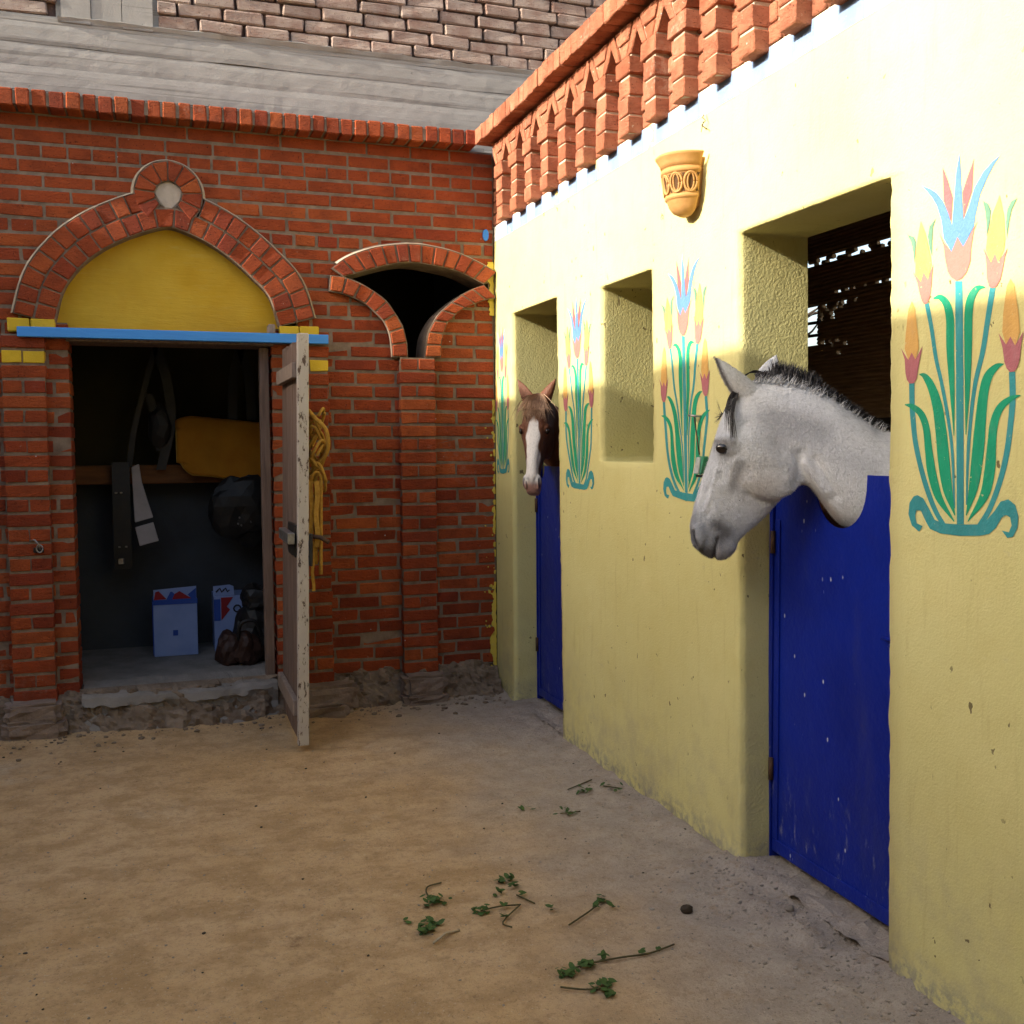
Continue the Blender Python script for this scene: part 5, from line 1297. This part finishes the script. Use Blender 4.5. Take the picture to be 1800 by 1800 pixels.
# ================================================================== things lying on the ground
def sprig(px, label, stem_px, leaves, mat='leaf_green', seed=0):
    r_ = random.Random(seed); p0 = ground_at(*px); e = empty('green_sprig', (p0[0], p0[1], 0), label, 'sprig', 'clover sprigs dropped on the ground')
    L = []
    for pl_ in stem_px:
        pts = []
        for q in pl_: g = ground_at(*q); pts.append((g[0], g[1], ground_z(g[0], g[1])+.006+r_.uniform(0, .004)))
        L.append((crom(pts, 4) if len(pts) > 2 else pts, .0028))
    if L: tubes('stem', L, 'stem_green', e, 5)
    v = []; f = []
    for (x, y, n, spread) in leaves:
        for k in range(n):
            g = ground_at(x+r_.gauss(0, spread), y+r_.gauss(0, spread*.45)); s = r_.uniform(.008, .017); a = r_.uniform(0, 6.28); zt = ground_z(g[0], g[1])+r_.uniform(.004, .022); b = len(v)
            u = Vector((math.cos(a), math.sin(a), r_.uniform(-.2, .6))); w_ = Vector((-math.sin(a), math.cos(a), r_.uniform(-.3, .5)))
            c = Vector((g[0], g[1], zt))
            for q in (c-u*s, c-w_*s*.55-u*s*.2, c-w_*s*.45+u*s*.5, c+u*s, c+w_*s*.45+u*s*.5, c+w_*s*.55-u*s*.2): v.append(tuple(q))
            f += [(b, b+1, b+2, b+3), (b, b+3, b+4, b+5)]
    if f: mesh('leaves', v, f, mat, e)
sprig((1010, 1715), 'leafy sprig at the end of the longest bare stalk on the ground', [[(985, 1722), (1020, 1705), (1090, 1690), (1140, 1680), (1185, 1664)]], [(1000, 1718, 26, 9), (1030, 1704, 18, 8), (1060, 1692, 5, 6), (1128, 1680, 3, 4), (1160, 1670, 2, 4)], seed=1)
sprig((1060, 1745), 'short sprig with a forked leafy tip lying beside the longest stalk', [[(985, 1743), (1030, 1747), (1065, 1742)]], [(1055, 1743, 14, 8), (1064, 1752, 9, 5), (1068, 1735, 7, 4)], seed=2)
sprig((750, 1640), 'dense little clump of clover leaves next to a pale straw', [[(735, 1640), (765, 1642)]], [(748, 1640, 24, 7), (760, 1628, 10, 6), (725, 1622, 4, 8)], seed=3)
sprig((762, 1587), 'small clover tuft under a curled bare stem', [[(760, 1588), (750, 1575), (752, 1565), (776, 1558)]], [(762, 1588, 26, 7), (746, 1596, 5, 5), (785, 1588, 3, 6)], seed=4)
sprig((846, 1608), 'leafy sprig whose bare stem bends back in a sharp angle', [[(845, 1608), (880, 1601), (915, 1598)], [(915, 1598), (884, 1629), (900, 1639)]], [(845, 1609, 20, 7), (888, 1603, 4, 3), (884, 1622, 4, 3)], seed=5)
sprig((1057, 1588), 'upright dark leaf tip on a thin stalk', [[(1058, 1590), (1035, 1610), (1000, 1632)]], [(1057, 1587, 14, 4), (1072, 1602, 5, 3), (1047, 1600, 4, 3)], seed=6)
sprig((890, 1556), 'scatter of dark wilted clover leaves', [[(908, 1580), (940, 1594)]], [(882, 1556, 10, 4), (898, 1552, 9, 4), (900, 1566, 8, 4), (880, 1577, 6, 5), (916, 1579, 3, 3), (971, 1605, 5, 3)], seed=7)
sprig((1025, 1390), 'wilted stalks lying at the foot of the yellow wall', [[(998, 1390), (1040, 1375)], [(1060, 1386), (1090, 1388)]], [(1028, 1392, 16, 7), (1072, 1387, 8, 8)], seed=8)
sprig((1010, 1428), 'thin line of dark clover crumbs near the yellow wall', [[(985, 1432), (1020, 1428)]], [(1000, 1430, 14, 10), (920, 1426, 4, 6)], seed=9)
g0, g1 = ground_at(762, 1662), ground_at(808, 1640)
tag(tubes('straw', [([(g0[0], g0[1], .008), ((g0[0]+g1[0])/2, (g0[1]+g1[1])/2+.01, .014), (g1[0], g1[1], .008)], .004)], 'dry_straw'), 'pale dry straw lying among the clover', 'straw')
for px, sz, lab in (((1207, 1605), .022, 'single dark brown clod lying on open ground'), ((1388, 1607), .016, 'pale rounded stone in the dirt before the blue door'), ((1520, 1625), .02, 'dark clod against the foot of the blue door')):
    g = ground_at(*px); tag(rock('stone', (g[0], g[1], ground_z(g[0], g[1])+sz*.5), (sz, sz*.8, sz*.75), 'pebble_stone' if 'pale' in lab else 'dark_dung', seed=int(px[0])), lab, 'stone')
def crumbs(name, n, mat, sampler, smin, smax):
    v = []; f = []; r_ = random.Random(len(name)); T = bmesh.new(); bmesh.ops.create_icosphere(T, subdivisions=1, radius=1); tv = [q.co.copy() for q in T.verts]; T.verts.index_update(); tf = [tuple(q.index for q in fc.verts) for fc in T.faces]; T.free()
    for k in range(n):
        x, y = sampler(r_); s = smin+(smax-smin)*r_.random()**3; z = ground_z(x, y)+s*.25; b = len(v); j = [r_.uniform(.6, 1.25) for _ in tv]
        v += [(x+q.x*s*jj*1.2, y+q.y*s*jj, z+q.z*s*jj*.7) for q, jj in zip(tv, j)]; f += [tuple(b+i for i in t) for t in tf]
    tag(mesh(name, v, f, mat), kind='stuff')
def s_yard(r_): return (r_.uniform(-2.9, -.02), r_.uniform(2.0, 5.9))
def s_wall(r_): return (-abs(r_.gauss(0, .16))-.01, r_.uniform(1.6, 5.9))
def s_door(r_): return (.08-abs(r_.gauss(0, .22)), r_.uniform(2.15, 3.25))
def s_foot(r_): return (r_.uniform(-2.9, -.05), 5.93-abs(r_.gauss(0, .14)))
def s_any(r_): return (r_.uniform(-2.6, -.2), r_.uniform(2.1, 5.4))
crumbs('grit', 2200, 'pebble_stone', s_yard, .0012, .0045); crumbs('dark_crumbs', 150, 'dark_dung', s_yard, .002, .007)
crumbs('wall_foot_grit', 1000, 'dirt_crumb', s_wall, .001, .005); crumbs('doorway_rubble', 900, 'dirt_crumb', s_door, .0015, .008); crumbs('footing_crumbs', 500, 'rubble', s_foot, .003, .016)
